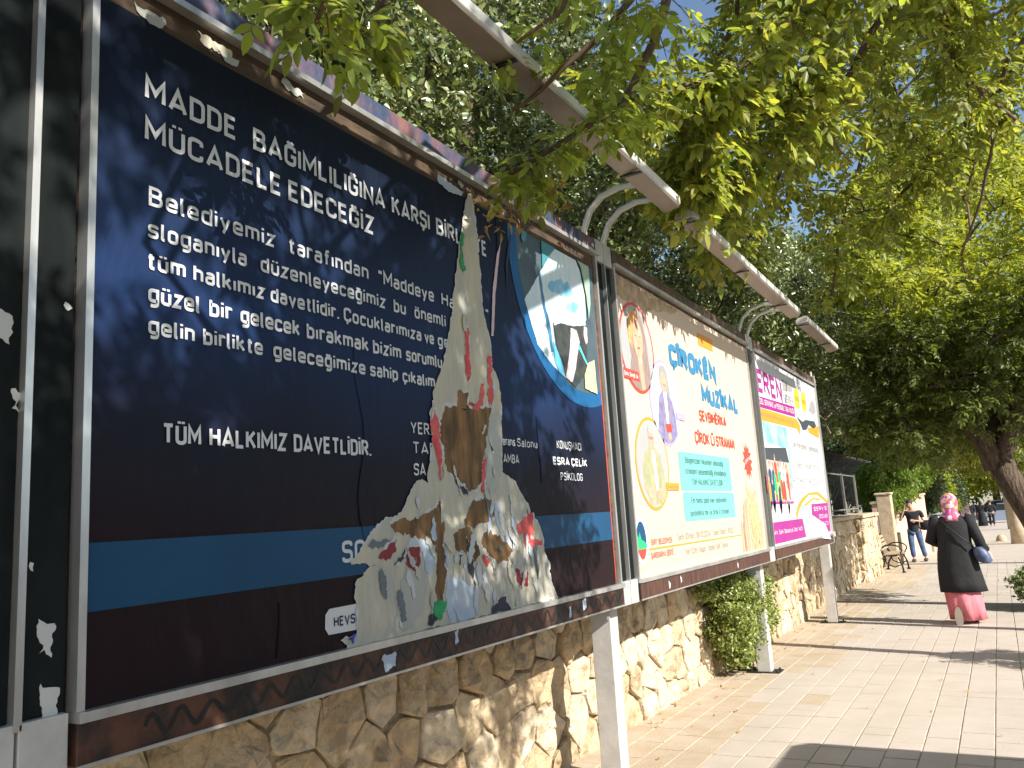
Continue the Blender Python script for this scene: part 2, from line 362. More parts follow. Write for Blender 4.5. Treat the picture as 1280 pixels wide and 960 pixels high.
    G['s'] = (.34, [[(.33,.57),(.33,.7,.12),(0,.7,.13),(0,.36,.12),(.34,.35,.12),(.34,0,.13),(0,0,.13),(0,.13)]]); G['t'] = (.25, [[(.1,.93),(.1,0,.1),(.26,0)], [(0,.7),(.25,.7)]]); G['u'] = (.36, [[(0,.7),(0,0,.17),(.36,0)], [(.36,.7),(.36,0)]])
    G['v'] = (.38, [[(0,.7),(.19,0),(.38,.7)]]); G['w'] = (.56, [[(0,.7),(.14,0),(.28,.62),(.42,0),(.56,.7)]]); G['x'] = (.36, [[(0,0),(.36,.7)], [(0,.7),(.36,0)]]); G['y'] = (.38, [[(0,.7),(.2,.02)], [(.38,.7),(.1,-.28)]]); G['z'] = (.34, [[(0,.7),(.34,.7),(0,0),(.34,0)]])
    G['.'] = (0, [[(0,-.06),(0,.08)]]); G[':'] = (0, [[(0,-.06),(0,.08)], [(0,.5),(0,.64)]]); G['"'] = (.14, [[(0,.74),(0,1)], [(.14,.74),(.14,1)]]); G['-'] = (.2, [[(0,.42),(.2,.42)]]); G['('] = (.12, [[(.12,1.05),(0,.9,.2),(0,.1,.2),(.12,-.05)]]); G[')'] = (.12, [[(0,1.05),(.12,.9,.2),(.12,.1,.2),(0,-.05)]])
    G['0'] = G['O']; G['1'] = (.2, [[(0,.78),(.2,1),(.2,0)]]); G['2'] = (.42, [[(0,.76),(0,1,.2),(.42,1,.2),(.42,.6,.1),(0,0),(.42,0)]]); G['3'] = (.42, [[(0,.8),(0,1,.19),(.41,1,.19),(.41,.53,.18),(.14,.53)], [(.14,.53),(.43,.53,.19),(.43,0,.2),(0,0,.2),(0,.2)]]); G['4'] = (.46, [[(.32,0),(.32,.56)], [(.26,1),(0,.24),(.46,.24)]])
    G['5'] = (.42, [[(.4,1),(.03,1),(0,.56),(.42,.6,.2),(.42,0,.2),(0,0,.18)]]); G['6'] = (.42, [[(.36,1),(0,.45,.1),(0,0,.2),(.43,0,.2),(.43,.56,.2),(.05,.56)]]); G['7'] = (.42, [[(0,1),(.42,1),(.14,0)]]); G['8'] = (.42, [[(.02,.54,.17),(.02,1,.18),(.41,1,.18),(.41,.54,.17),'c'], [(0,0,.2),(0,.54,.18),(.43,.54,.18),(.43,0,.2),'c']])
    top = lambda w, z, k: {'dot': [[(w/2,z),(w/2,z+.14)]], 'uml': [[(w/2-.11,z),(w/2-.11,z+.13)], [(w/2+.11,z),(w/2+.11,z+.13)]], 'brv': [[(w/2-.13,z+.14),(w/2-.08,z+.02,.1),(w/2+.08,z+.02,.1),(w/2+.13,z+.14)]], 'cir': [[(w/2-.13,z),(w/2,z+.14),(w/2+.13,z)]], 'ced': [[(w/2,-.02),(w/2,-.2,.05),(w/2-.09,-.24)]]}[k]
    for ch, base, k in (('\u0130','I','dot'),('\u011e','G','brv'),('\u00dc','U','uml'),('\u00d6','O','uml'),('\u015e','S','ced'),('\u00c7','C','ced'),('\u00ce','I','cir'),('\u00ca','E','cir'),('\u00db','U','cir')):
        w_, p = G[base]; G[ch] = (w_, p + top(w_, 1.14, k))
    for ch, base, k in (('\u011f','g','brv'),('\u00fc','u','uml'),('\u00f6','o','uml'),('\u015f','s','ced'),('\u00e7','c','ced'),('\u00ee','\u0131','cir'),('\u00ea','e','cir'),('\u00fb','u','cir')):
        w_, p = G[base]; G[ch] = (w_, p + top(w_, .86, k))
    return G
GLY = _g()
def _round(path):
    closed = path[-1] == 'c'; p = path[:-1] if closed else path; n = len(p); out = []
    for i, q in enumerate(p):
        r = q[2] if len(q) > 2 else 0
        if r == 0 or (not closed and i in (0, n-1)): out.append((q[0], q[1])); continue
        a, b = p[i-1], p[(i+1) % n]; v1 = (a[0]-q[0], a[1]-q[1]); v2 = (b[0]-q[0], b[1]-q[1]); l1, l2 = math.hypot(*v1), math.hypot(*v2)
        k1, k2 = min(r, l1*.5)/l1, min(r, l2*.5)/l2; s0 = (q[0]+v1[0]*k1, q[1]+v1[1]*k1); s1 = (q[0]+v2[0]*k2, q[1]+v2[1]*k2)
        for t in (0, .3, .7, 1): out.append(((1-t)**2*s0[0]+2*t*(1-t)*q[0]+t*t*s1[0], (1-t)**2*s0[1]+2*t*(1-t)*q[1]+t*t*s1[1]))
    return out, closed
def stroke(mb, pts, closed, th, x):
    q = [pts[0]]
    for p in pts[1:]:
        if math.dist(p, q[-1]) > 1e-5: q.append(p)
    if closed and math.dist(q[0], q[-1]) < 1e-5: q.pop()
    n = len(q); L = []; R = []; h = th/2
    for i in range(n):
        a = q[i-1] if (closed or i > 0) else None; b = q[(i+1) % n] if (closed or i < n-1) else None
        d1 = ((q[i][0]-a[0]), (q[i][1]-a[1])) if a else None; d2 = ((b[0]-q[i][0]), (b[1]-q[i][1])) if b else None
        d1 = d1 or d2; d2 = d2 or d1; l1, l2 = math.hypot(*d1), math.hypot(*d2); d1 = (d1[0]/l1, d1[1]/l1); d2 = (d2[0]/l2, d2[1]/l2)
        nx, ny = -(d1[1]+d2[1]), d1[0]+d2[0]; l = math.hypot(nx, ny) or 1; nx /= l; ny /= l; k = h/max(.45, -d1[1]*nx+d1[0]*ny)
        L.append((q[i][0]+nx*k, q[i][1]+ny*k)); R.append((q[i][0]-nx*k, q[i][1]-ny*k))
    V = [(x, p[0], p[1]) for p in L] + [(x, p[0], p[1]) for p in R]
    F = [(i, n+i, n+(i+1) % n, (i+1) % n) for i in range(n if closed else n-1)]
    mb.add(V, F)
def lettering(words, zb, cap, m, parent, bold=.012, x=None, slope=0, name='lettering'):
    x = .0022 if x is None else x; th = cap*(.125+bold*3.2); o = None
    for s, y0, y1 in words:
        mb = MB(); gap = .24; sp = .38; tot = 0; pos = []
        for ch in s:
            if ch == ' ': tot += sp; pos.append(None); continue
            g = GLY.get(ch) or GLY['o']; pos.append(tot); tot += g[0]+gap
        tot -= gap; k = (y1-y0-th)/max(tot, .05) if tot > .01 else 1; n = 0
        for ch, px in list(zip(s, pos)) + [(' ', None)]:
            if px is None:
                if mb.V: o = mb.build(name, m, parent); mb = MB()
                continue
            for path in (GLY.get(ch) or GLY['o'])[1]:
                pts, c = _round(path); yy = [(y0+th/2+(px+p[0])*k, zb+th/2+p[1]*(cap-th)) for p in pts]
                yy = [(a, b+slope*(a-y0)) for a, b in yy]
                stroke(mb, yy, c, th, x+.00012*(n % 4)); n += 1
    return o
def flat(name, polys, m, parent, x, th=.0006):
    mb = MB()
    for p in polys: mb.plate(p, x, th)
    return mb.build(name, m, parent)
def disc(cy, cz, ry, rz, n=40, a0=0, a1=2*math.pi):
    return [(cy+ry*math.cos(a0+(a1-a0)*i/n), cz+rz*math.sin(a0+(a1-a0)*i/n)) for i in range(n + (0 if a1-a0 > 6.28 else 1))]
def grow(poly, k):
    c = (sum(p[0] for p in poly)/len(poly), sum(p[1] for p in poly)/len(poly)); return [(c[0]+(p[0]-c[0])*k, c[1]+(p[1]-c[1])*k) for p in poly]
def chaikin(poly, n=2):
    for _ in range(n):
        o = []
        for i in range(len(poly)):
            a, b = poly[i], poly[(i+1) % len(poly)]; o += [(a[0]*.75+b[0]*.25, a[1]*.75+b[1]*.25), (a[0]*.25+b[0]*.75, a[1]*.25+b[1]*.75)]
        poly = o
    return poly
def ragged(poly, amp, step, seed):
    o = []
    for i in range(len(poly)):
        a, b = poly[i], poly[(i+1) % len(poly)]; L = math.dist(a, b); n = max(1, int(L/step)); o.append(a)
        nx, ny = -(b[1]-a[1])/(L or 1), (b[0]-a[0])/(L or 1)
        for k in range(1, n):
            t = k/n; p = (a[0]+(b[0]-a[0])*t, a[1]+(b[1]-a[1])*t)
            d = amp*(mnoise.noise(Vector((p[0]*23, p[1]*23, seed))) + .5*mnoise.noise(Vector((p[0]*70, p[1]*70, seed+4))))
            o.append((p[0]+nx*d, p[1]+ny*d))
    return o

# ------------------------------------------------------------------ poster prints
def poster_mat(name, stops, rough=.5, noise=(.9, .25), wr=.3, coat=.04):
    m = bpy.data.materials.new(name); m.use_nodes = True; n = m.node_tree.nodes; l = m.node_tree.links; b = n['Principled BSDF']
    g = n.new('ShaderNodeNewGeometry'); sp = n.new('ShaderNodeSeparateXYZ'); l.new(g.outputs['Position'], sp.inputs[0])
    no = n.new('ShaderNodeTexNoise'); no.inputs['Scale'].default_value = noise[0]; no.inputs['Detail'].default_value = 7; l.new(g.outputs['Position'], no.inputs[0])
    mr = n.new('ShaderNodeMapRange'); mr.inputs[1].default_value = 1.1; mr.inputs[2].default_value = 3.1; l.new(sp.outputs[2], mr.inputs[0])
    ad = n.new('ShaderNodeMath'); ad.operation = 'MULTIPLY_ADD'; ad.inputs[1].default_value = noise[1]; l.new(no.outputs[0], ad.inputs[0]); l.new(mr.outputs[0], ad.inputs[2])
    su = n.new('ShaderNodeMath'); su.operation = 'SUBTRACT'; su.inputs[1].default_value = noise[1]*.5; l.new(ad.outputs[0], su.inputs[0])
    cr = n.new('ShaderNodeValToRGB'); l.new(su.outputs[0], cr.inputs[0])
    while len(cr.color_ramp.elements) < len(stops): cr.color_ramp.elements.new(.5)
    for e, (p, c) in zip(cr.color_ramp.elements, stops): e.position = p; e.color = (*c, 1)
    l.new(cr.outputs[0], b.inputs['Base Color']); b.inputs['Roughness'].default_value = rough; b.inputs['Specular IOR Level'].default_value = .12
    b.inputs['Coat Weight'].default_value = coat; b.inputs['Coat Roughness'].default_value = .18
    mp = n.new('ShaderNodeMapping'); mp.inputs['Scale'].default_value = (1, 2.2, .8); l.new(g.outputs['Position'], mp.inputs[0])
    w1 = n.new('ShaderNodeTexNoise'); w1.inputs['Scale'].default_value = 2.2; w1.inputs['Detail'].default_value = 9; w1.inputs['Distortion'].default_value = .8; l.new(mp.outputs[0], w1.inputs[0])
    bp = n.new('ShaderNodeBump'); bp.inputs['Strength'].default_value = wr; bp.inputs['Distance'].default_value = .05; l.new(w1.outputs[0], bp.inputs['Height']); l.new(bp.outputs[0], b.inputs['Normal'])
    MATS[name] = m; return m
mNAVY = poster_mat('navy_print', [(0, (.017,.008,.010)), (.2, (.015,.008,.011)), (.36, (.008,.009,.020)), (.55, (.010,.025,.078)), (.75, (.010,.019,.050)), (.97, (.005,.009,.018))])
mNAVYW = mNAVY
mPEACH = poster_mat('peach_print', [(0, (.57,.44,.33)), (.5, (.59,.47,.365)), (.97, (.58,.46,.36))], .5, (1.5,.3), .12, .2)
mWHITEP = poster_mat('white_print', [(0, (.56,.56,.57)), (1, (.56,.57,.59))], .45, (1.5,.2), .15, .2)
mDULL = poster_mat('blank_print', [(0, (.03,.04,.05)), (1, (.05,.06,.08))])
mBLUE = mat('print_blue', (.014,.065,.140), .4, var=.08, scale=2, spec=.15)
mBLUEL = mat('print_ring_blue', (.014,.095,.23), .4, var=.15, scale=3, spec=.15)
mTXT = mat('print_white_text', (.60,.61,.63), .5, var=.04, scale=6)
mPHOTO = mat('print_photo_dark', (.05,.075,.10), .4, col2=(.09,.13,.14), scale=3, spec=.15)
C = {'h_white': mat('print_hood_white', (.50,.66,.74), .45, col2=(.68,.76,.76), scale=9, stretch=(1,2.2,.6)), 'h_blue': mat('print_hood_blue', (.12,.42,.62), .45, col2=(.3,.55,.7), scale=14),
     'h_pale': mat('print_hem', (.45,.62,.72), .45), 'h_line': mat('print_line_blue', (.05,.20,.36), .45), 'h_dark': mat('print_shadow_figure', (.02,.028,.03), .45, col2=(.06,.06,.05), scale=16),
     'h_blue2': mat('print_sleeve', (.10,.36,.58), .45), 'h_skin': mat('print_skin', (.50,.36,.36), .5, col2=(.62,.52,.55), scale=22), 'h_cyan': mat('print_cyan_line', (.1,.6,.65), .4),
     'h_yellow': mat('print_yellow_green', (.62,.56,.28), .5, col2=(.5,.52,.30), scale=9), 'h_teal': mat('print_teal', (.05,.22,.25), .45), 'h_green': mat('print_mint', (.20,.36,.30), .45, col2=(.4,.5,.36), scale=5)}
T = {'paper': mat('torn_paper_cream', (.56,.51,.38), .8, col2=(.42,.41,.36), scale=5, stretch=(1,2,.6), bump=.5, bscale=18), 'brown': mat('exposed_board_brown', (.28,.15,.055), .8, col2=(.08,.045,.02), scale=7, stretch=(1,2,.5), bump=.6, bscale=30),
     'grey': mat('torn_paper_grey', (.40,.41,.37), .8, var=.06, scale=6), 'slate': mat('torn_paper_slate', (.13,.16,.18), .7), 'pale': mat('torn_paper_pale_blue', (.36,.46,.58), .8, col2=(.5,.53,.55), scale=9),
     'red': mat('torn_print_red', (.55,.03,.05), .6, col2=(.65,.12,.10), scale=16), 'maroon': mat('torn_print_maroon', (.22,.015,.025), .6, var=.25, scale=16), 'dark': mat('torn_navy_remnant', (.02,.022,.04), .6, var=.3, scale=14),
     'green': mat('torn_print_green', (.01,.28,.09), .6, var=.2, scale=20), 'blue': mat('torn_print_blue', (.03,.06,.35), .6), 'pink': mat('torn_edge_pink', (.6,.45,.48), .7), 'slit': mat('torn_slit', (.006,.008,.02), .6),
     'rim': mat('torn_white_core', (.52,.53,.52), .85)}
mRED = mat('print_red', (.60,.06,.04), .5, var=.06, scale=6); mORG = mat('print_orange', (.66,.27,.03), .5, var=.05, scale=6)
mPUR = mat('print_purple', (.30,.02,.20), .5, var=.1, scale=5); mLIL = mat('print_lilac', (.36,.30,.52), .5); mCYN = mat('print_turquoise', (.16,.50,.46), .5, var=.03, scale=5)
mTITLE = mat('print_title_blue', (.03,.19,.36), .5, var=.08, scale=8); mINK = mat('print_ink', (.05,.06,.07), .5); mGREYT = mat('print_grey_ink', (.28,.27,.26), .6)
mPGREY = mat('print_portrait_grey', (.34,.345,.34), .5, var=.04, scale=4); mHAIR = mat('print_hair', (.18,.13,.12), .6, col2=(.32,.23,.20), scale=20, stretch=(1,3,.5)); mFACE = mat('print_face', (.52,.27,.18), .6, col2=(.58,.36,.26), scale=12)
mHAIRO = mat('print_copper_hair', (.55,.22,.08), .6, col2=(.7,.4,.15), scale=26)
mJKT = mat('print_violet_jacket', (.14,.12,.26), .6, col2=(.26,.24,.38), scale=16); mSHRT = mat('print_khaki_shirt', (.27,.27,.14), .6, col2=(.36,.35,.22), scale=14)
mWHT = mat('print_white', (.62,.62,.62), .5); mWHEAT = mat('print_wheat', (.58,.36,.14), .6, col2=(.60,.46,.28), scale=14, stretch=(1,3,.5)); mSPRIG = mat('print_sprig', (.36,.22,.16), .6)
mGRN = mat('print_green', (.02,.42,.16), .5); mYEL = mat('print_yellow', (.82,.62,.05), .5); mSKYP = mat('print_sky', (.12,.45,.72), .5, col2=(.4,.68,.82), scale=4)
mSTAIN = mat('damp_stain', (.28,.19,.10), .85, col2=(.50,.38,.26), scale=12, bump=.3)
mFLAP = mat('folded_paper_back', (.62,.67,.72), .7, var=.05, scale=5)

ZS0, ZS1, ZF0 = 1.087, 1.112, .986      # fascia top / lip top / fascia bottom
ZT0, ZT1, ZTF = 3.147, 3.170, 3.264
JO = [(1.045, 1.30), (4.78, 5.035), (8.52, 8.775)]    # columns between boards
def board(label, y0, y1, pm, fasc, topf, ptop=3.10):
    b = thing('billboard', label, 'billboard', (0, (y0+y1)/2, ZF0), 'billboards in a row in front of the stone wall')
    MB().box(-.06, -.004, y0+.001, y1-.001, ZS1-.01, ZT0+.02).build('backing_board', mWOOD, b)
    bevel(MB().box(-.13, .018, y0, y1, ZF0, ZS0-.001).build('bottom_fascia', fasc, b), .003)
    MB().box(-.10, .030, y0, y1, ZS0, ZS1).build('bottom_lip', mSTEEL, b)
    MB().box(.019, .0225, y0, y1, ZF0-.006, ZF0+.003).build('fascia_edge_trim', mSTEEL, b)
    bevel(MB().box(-.13, .010, y0, y1, ZT1+.001, ZTF).build('top_fascia', topf, b), .003)
    MB().box(-.11, .036, y0, y1, ZT0, ZT1).build('top_lip', mSTEEL, b)
    for ya in (y0, y1-.022): MB().box(-.03, .014, ya, ya+.022, ZS1+.001, ZT0-.001).build('side_lip', mSTEEL, b)
    return b
def poster_sheet(b, y0, y1, pm, ptop):
    ny, nz = 60, 30; V = []; F = []
    tops = [ptop + .008*mnoise.noise(Vector((y0+(y1-y0)*i/ny*1.0, 4.1, 0))*2) for i in range(ny+1)]
    for i in range(ny+1):
        for j in range(nz+1):
            y = y0+(y1-y0)*i/ny; z = ZS1+.001+(tops[i]-ZS1)*j/nz
            d = .0012*mnoise.noise(Vector((y*2.2, z*1.5, 7)))
            V.append((d-.0016, y, z))
    for i in range(ny):
        for j in range(nz): a = i*(nz+1)+j; F.append((a, a+nz+1, a+nz+2, a+1))
    return mesh('poster', V, F, pm, b, True)

# ---- board 0: mostly out of frame on the left
b0 = board('billboard at the very left edge of the photo, only its steel side lip showing', -2.4, 1.03, mDULL, mRUST, mTOPF)
poster_sheet(b0, -2.36, 1.0, mDULL, 3.06)

# ---- board 1: navy poster, torn
b1 = board('nearest billboard with a navy poster that is torn open down the middle', 1.312, 4.768, mNAVY, mRUST, mTOPF)
p1 = poster_sheet(b1, 1.336, 4.70, mNAVY, 3.055)
for ws, zb, cp, bo in [
    ([('MADDE', 1.489, 1.836), ('BAĞIMLILIĞINA', 1.908, 2.62), ('KARŞI', 2.664, 2.935), ('BİRLİK', 2.985, 3.285), ('TE', 3.315, 3.417)], 2.803, .079, .016),
    ([('MÜCADELE', 1.49, 2.035), ('EDECEĞİZ', 2.069, 2.54)], 2.672, .077, .016),
    ([('Belediyemiz', 1.506, 2.0), ('tarafından', 2.065, 2.496), ('"Maddeye', 2.559, 2.94), ('Ha', 3.0, 3.105), ('"', 3.375, 3.398)], 2.477, .06, .012),
    ([('sloganıyla', 1.505, 1.874), ('düzenleyeceğimiz', 1.935, 2.596), ('bu', 2.651, 2.731), ('önemli', 2.792, 3.024)], 2.379, .056, .014),
    ([('tüm', 1.503, 1.635), ('halkımız', 1.664, 1.951), ('davetlidir.', 1.978, 2.317), ('Çocuklarımıza', 2.344, 2.833), ('ve', 2.856, 2.925), ('ge', 2.955, 3.04)], 2.284, .054, .018),
    ([('güzel', 1.508, 1.688), ('bir', 1.724, 1.812), ('gelecek', 1.847, 2.112), ('bırakmak', 2.146, 2.482), ('bizim', 2.509, 2.687), ('sorumlu', 2.72, 2.98)], 2.186, .057, .018),
    ([('gelin', 1.509, 1.669), ('birlikte', 1.7, 1.94), ('geleceğimize', 1.987, 2.458), ('sahip', 2.487, 2.66), ('çıkalım.', 2.691, 2.934)], 2.093, .054, .018),
    ([('TÜM', 1.558, 1.693), ('HALKIMIZ', 1.723, 2.041), ('DAVETLİDİR.', 2.073, 2.477)], 1.783, .06, .018),
    ([('YER:', 2.732, 2.877)], 1.886, .050, .008), ([('TARİH:', 2.741, 2.996)], 1.805, .049, .008), ([('SAAT:', 2.742, 2.928)], 1.717, .049, .008),
    ([('Konf', 3.16, 3.44), ('erans', 3.465, 3.585), ('Salonu', 3.606, 3.815)], 1.876, .042, .01), ([('ÇARŞ', 3.185, 3.43), ('AMBA', 3.462, 3.614)], 1.791, .043, .008),
    ([('KONUŞMACI', 4.042, 4.35)], 1.887, .045, .0), ([('ESRA', 3.984, 4.183), ('ÇELİK', 4.208, 4.412)], 1.797, .044, .03), ([('PSİKOLOG', 4.063, 4.337)], 1.716, .042, .0)]:
    lettering(ws, zb, cp, mTXT, p1, bo)
flat('blue_stripe', [[(1.337, 1.518), (1.337, 1.346), (4.699, 1.373), (4.699, 1.537)]], mBLUE, p1, .0014)
lettering([('SORU', 2.299, 2.56)], 1.401, .077, mTXT, p1, .014, .0026)
bd = [(2.208+.02, 1.253), (2.208, 1.235), (2.205, 1.19), (2.222, 1.168), (2.55, 1.164), (2.57, 1.18), (2.57, 1.25), (2.55, 1.258)]
flat('badge', [bd], mWHT, p1, .0014); lettering([('HEVSEL', 2.247, 2.41)], 1.190, .034, mat('print_navy', (.01,.015,.06), .5), p1, .02, .0026)
cy, cz = 4.46, 2.97
def clipP(poly, y1=4.699, z1=3.05):
    return clip(clip(poly, (y1, 0), (1, 0)), (0, z1), (0, 1))
flat('photo_ring', [clipP(disc(cy, cz, .82, .82, 90))], mBLUEL, p1, .0014)
flat('photo', [clipP(disc(cy, cz, .735, .735, 90))], mPHOTO, p1, .0022)
TEAR = [('paper',[(3.263,3.081),(3.3,3.093),(3.316,3.037),(3.325,2.908),(3.335,2.789),(3.337,2.669),(3.345,2.531),(3.366,2.456),(3.395,2.382),(3.401,2.304),(3.397,2.264),(3.449,2.192),(3.462,2.115),(3.459,2.016),(3.448,1.861),(3.435,1.746),(3.537,1.71),(3.645,1.613),(3.701,1.546),(3.77,1.492),(3.804,1.431),(3.81,1.351),(3.862,1.288),(3.849,1.257),(3.874,1.188),(3.926,1.115),(3.464,1.112),(2.936,1.115),(2.614,1.107),(2.315,1.109),(2.316,1.122),(2.284,1.143),(2.309,1.153),(2.368,1.15),(2.37,1.199),(2.377,1.248),(2.361,1.274),(2.367,1.324),(2.417,1.362),(2.487,1.385),(2.45,1.379),(2.419,1.393),(2.353,1.392),(2.341,1.409),(2.398,1.434),(2.422,1.461),(2.456,1.494),(2.543,1.545),(2.592,1.555),(2.627,1.558),(2.654,1.573),(2.71,1.641),(2.745,1.683),(2.762,1.696),(2.812,1.696),(2.833,1.683),(2.836,1.716),(2.858,1.783),(2.873,1.834),(2.889,1.885),(2.875,1.935),(2.873,1.986),(2.907,2.041),(2.904,2.075),(2.951,2.15),(3.001,2.228),(3.042,2.343),(3.082,2.442),(3.106,2.559),(3.128,2.659),(3.159,2.783),(3.216,2.957),(3.246,3.047)]),('brown',[(2.994,2.007),(3.349,2.027),(3.328,1.968),(3.299,1.891),(3.254,1.797),(3.231,1.706),(3.175,1.676),(3.096,1.669),(3.059,1.686),(3.002,1.743),(2.965,1.804),(2.941,1.878),(2.952,1.941),(2.98,1.978)]),('brown',[(3.096,1.533),(3.181,1.612),(3.236,1.619),(3.318,1.604),(3.339,1.542),(3.301,1.521),(3.198,1.51),(3.106,1.509)]),('brown',[(2.59,1.525),(2.642,1.542),(2.703,1.534),(2.746,1.539),(2.836,1.569),(2.895,1.601),(2.896,1.535),(2.902,1.476),(2.878,1.454),(2.848,1.44),(2.794,1.455),(2.741,1.47),(2.679,1.485),(2.613,1.494)]),('brown',[(2.906,1.594),(2.91,1.502),(2.929,1.518),(2.917,1.436),(2.93,1.321),(2.899,1.228),(2.862,1.184),(2.847,1.217),(2.866,1.31),(2.863,1.407),(2.885,1.47)]),('brown',[(3.002,1.465),(3.06,1.487),(3.124,1.495),(3.192,1.387),(3.143,1.356),(3.083,1.394),(3.034,1.403)]),('brown',[(3.247,1.462),(3.303,1.474),(3.357,1.443),(3.44,1.41),(3.481,1.378),(3.417,1.338),(3.344,1.332),(3.28,1.382),(3.229,1.42)]),('brown',[(3.09,2.095),(3.169,2.099),(3.155,2.025),(3.077,2.018)]),('grey',[(3.353,2.0),(3.444,2.015),(3.42,1.746),(3.368,1.67),(3.283,1.67),(3.309,1.855)]),('grey',[(2.655,1.352),(2.774,1.331),(2.779,1.255),(2.73,1.169),(2.641,1.135),(2.592,1.156),(2.624,1.271)]),('slate',[(2.435,1.455),(2.459,1.471),(2.562,1.463),(2.499,1.44)]),('pale',[(2.941,1.304),(3.07,1.26),(3.162,1.218),(3.12,1.121),(3.025,1.113),(2.949,1.123),(2.93,1.176)]),('pale',[(2.686,1.442),(2.725,1.471),(2.836,1.434),(2.849,1.376),(2.816,1.315),(2.785,1.342),(2.769,1.412)]),('pale',[(3.36,1.604),(3.406,1.559),(3.42,1.484),(3.499,1.399),(3.442,1.424),(3.363,1.501),(3.348,1.56)]),('red',[(2.903,1.989),(2.922,1.939),(2.933,1.854),(2.934,1.786),(2.915,1.708),(2.904,1.785),(2.88,1.851),(2.873,1.901),(2.876,1.942)]),('red',[(3.267,1.79),(3.289,1.798),(3.267,1.655),(3.24,1.662)]),('red',[(3.633,1.524),(3.708,1.534),(3.706,1.455),(3.669,1.425),(3.784,1.408),(3.772,1.389),(3.616,1.393),(3.629,1.431),(3.583,1.448),(3.531,1.473),(3.558,1.499)]),('maroon',[(3.508,1.287),(3.539,1.285),(3.557,1.246),(3.586,1.289),(3.618,1.286),(3.616,1.211),(3.537,1.211)]),('maroon',[(2.497,1.408),(2.562,1.454),(2.602,1.47),(2.594,1.423),(2.549,1.404)]),('maroon',[(2.67,1.43),(2.749,1.429),(2.751,1.382),(2.723,1.365),(2.701,1.349),(2.661,1.376)]),('red',[(3.176,2.384),(3.204,2.396),(3.198,2.255),(3.206,2.2),(3.175,2.159),(3.162,2.232)]),('red',[(3.362,2.278),(3.392,2.291),(3.389,2.126),(3.375,2.067),(3.348,2.084),(3.353,2.2)]),('red',[(3.172,2.055),(3.211,2.048),(3.263,2.083),(3.282,2.134),(3.313,2.156),(3.288,2.055),(3.223,2.031)]),('red',[(3.223,1.368),(3.276,1.347),(3.246,1.321)]),('dark',[(3.094,1.444),(3.111,1.426),(3.136,1.356),(3.151,1.243),(3.123,1.289),(3.098,1.359)]),('dark',[(3.264,1.114),(3.339,1.165),(3.398,1.173),(3.434,1.112),(3.354,1.11)]),('dark',[(3.026,1.387),(3.063,1.382),(3.034,1.343)]),('dark',[(2.586,1.375),(2.633,1.411),(2.655,1.437),(2.631,1.372)]),('dark',[(3.174,1.278),(3.221,1.278),(3.206,1.262),(3.179,1.261)]),('dark',[(2.816,1.171),(2.86,1.159),(2.841,1.137),(2.786,1.131)]),('dark',[(3.059,1.686),(3.102,1.665),(3.125,1.634),(3.076,1.658)]),('green',[(2.836,1.209),(2.915,1.204),(2.905,1.163),(2.881,1.141),(2.843,1.155)]),('blue',[(2.312,1.142),(2.355,1.152),(2.332,1.122)]),('green',[(3.179,2.847),(3.2,2.857),(3.186,2.712),(3.206,2.697),(3.176,2.671),(3.164,2.691)]),('pink',[(3.563,2.924),(3.525,2.795),(3.474,2.618),(3.435,2.408),(3.412,2.404),(3.455,2.655),(3.513,2.835)]),('slit',[(3.649,2.956),(3.679,2.999),(3.624,2.82),(3.597,2.665),(3.599,2.814)])]
HOOD = [('h_white',[(3.782,2.665),(3.958,2.833),(4.116,2.998),(4.241,3.083),(4.339,3.105),(4.444,3.082),(4.519,2.989),(4.562,2.847),(4.558,2.695),(4.518,2.663),(4.328,2.643),(4.17,2.628),(4.095,2.591),(4.106,2.474),(4.139,2.365),(4.179,2.302),(4.132,2.318),(4.014,2.37),(3.894,2.441)]),('h_blue',[(4.071,2.827),(4.241,2.885),(4.406,2.853),(4.353,2.793),(4.172,2.774),(4.064,2.779)]),('h_blue',[(4.28,2.74),(4.417,2.787),(4.479,2.76),(4.38,2.701),(4.295,2.704)]),('h_pale',[(4.098,2.61),(4.174,2.652),(4.331,2.663),(4.535,2.691),(4.54,2.657),(4.356,2.619),(4.196,2.6),(4.121,2.568)]),('h_line',[(3.961,2.857),(3.981,2.862),(4.012,2.686),(4.061,2.558),(4.079,2.425),(4.05,2.42),(4.021,2.551),(3.977,2.701)]),('h_dark',[(4.103,2.579),(4.198,2.61),(4.367,2.621),(4.539,2.652),(4.534,2.492),(4.461,2.336),(4.337,2.251),(4.209,2.296),(4.143,2.388)]),('h_blue2',[(4.08,2.493),(4.163,2.391),(4.208,2.291),(4.131,2.314),(4.081,2.37)]),('h_skin',[(4.321,2.603),(4.396,2.602),(4.429,2.535),(4.381,2.446),(4.344,2.36),(4.288,2.278),(4.209,2.296),(4.255,2.395),(4.29,2.48)]),('h_skin',[(4.504,2.645),(4.549,2.643),(4.544,2.553),(4.518,2.534),(4.493,2.584)]),('h_cyan',[(4.416,2.523),(4.52,2.417),(4.507,2.405),(4.401,2.501)]),('h_yellow',[(4.52,2.417),(4.62,2.455),(4.627,2.243),(4.458,2.259),(4.461,2.336)]),('h_teal',[(4.011,3.074),(4.17,3.089),(4.242,3.089),(4.116,2.998),(4.003,2.885)]),('h_teal',[(3.791,3.071),(3.827,3.077),(3.841,3.045),(3.826,3.004),(3.796,2.978),(3.773,2.999)]),('h_green',[(4.382,3.106),(4.641,3.091),(4.626,2.809),(4.582,2.699),(4.573,2.839),(4.522,3.01),(4.444,3.082)])]
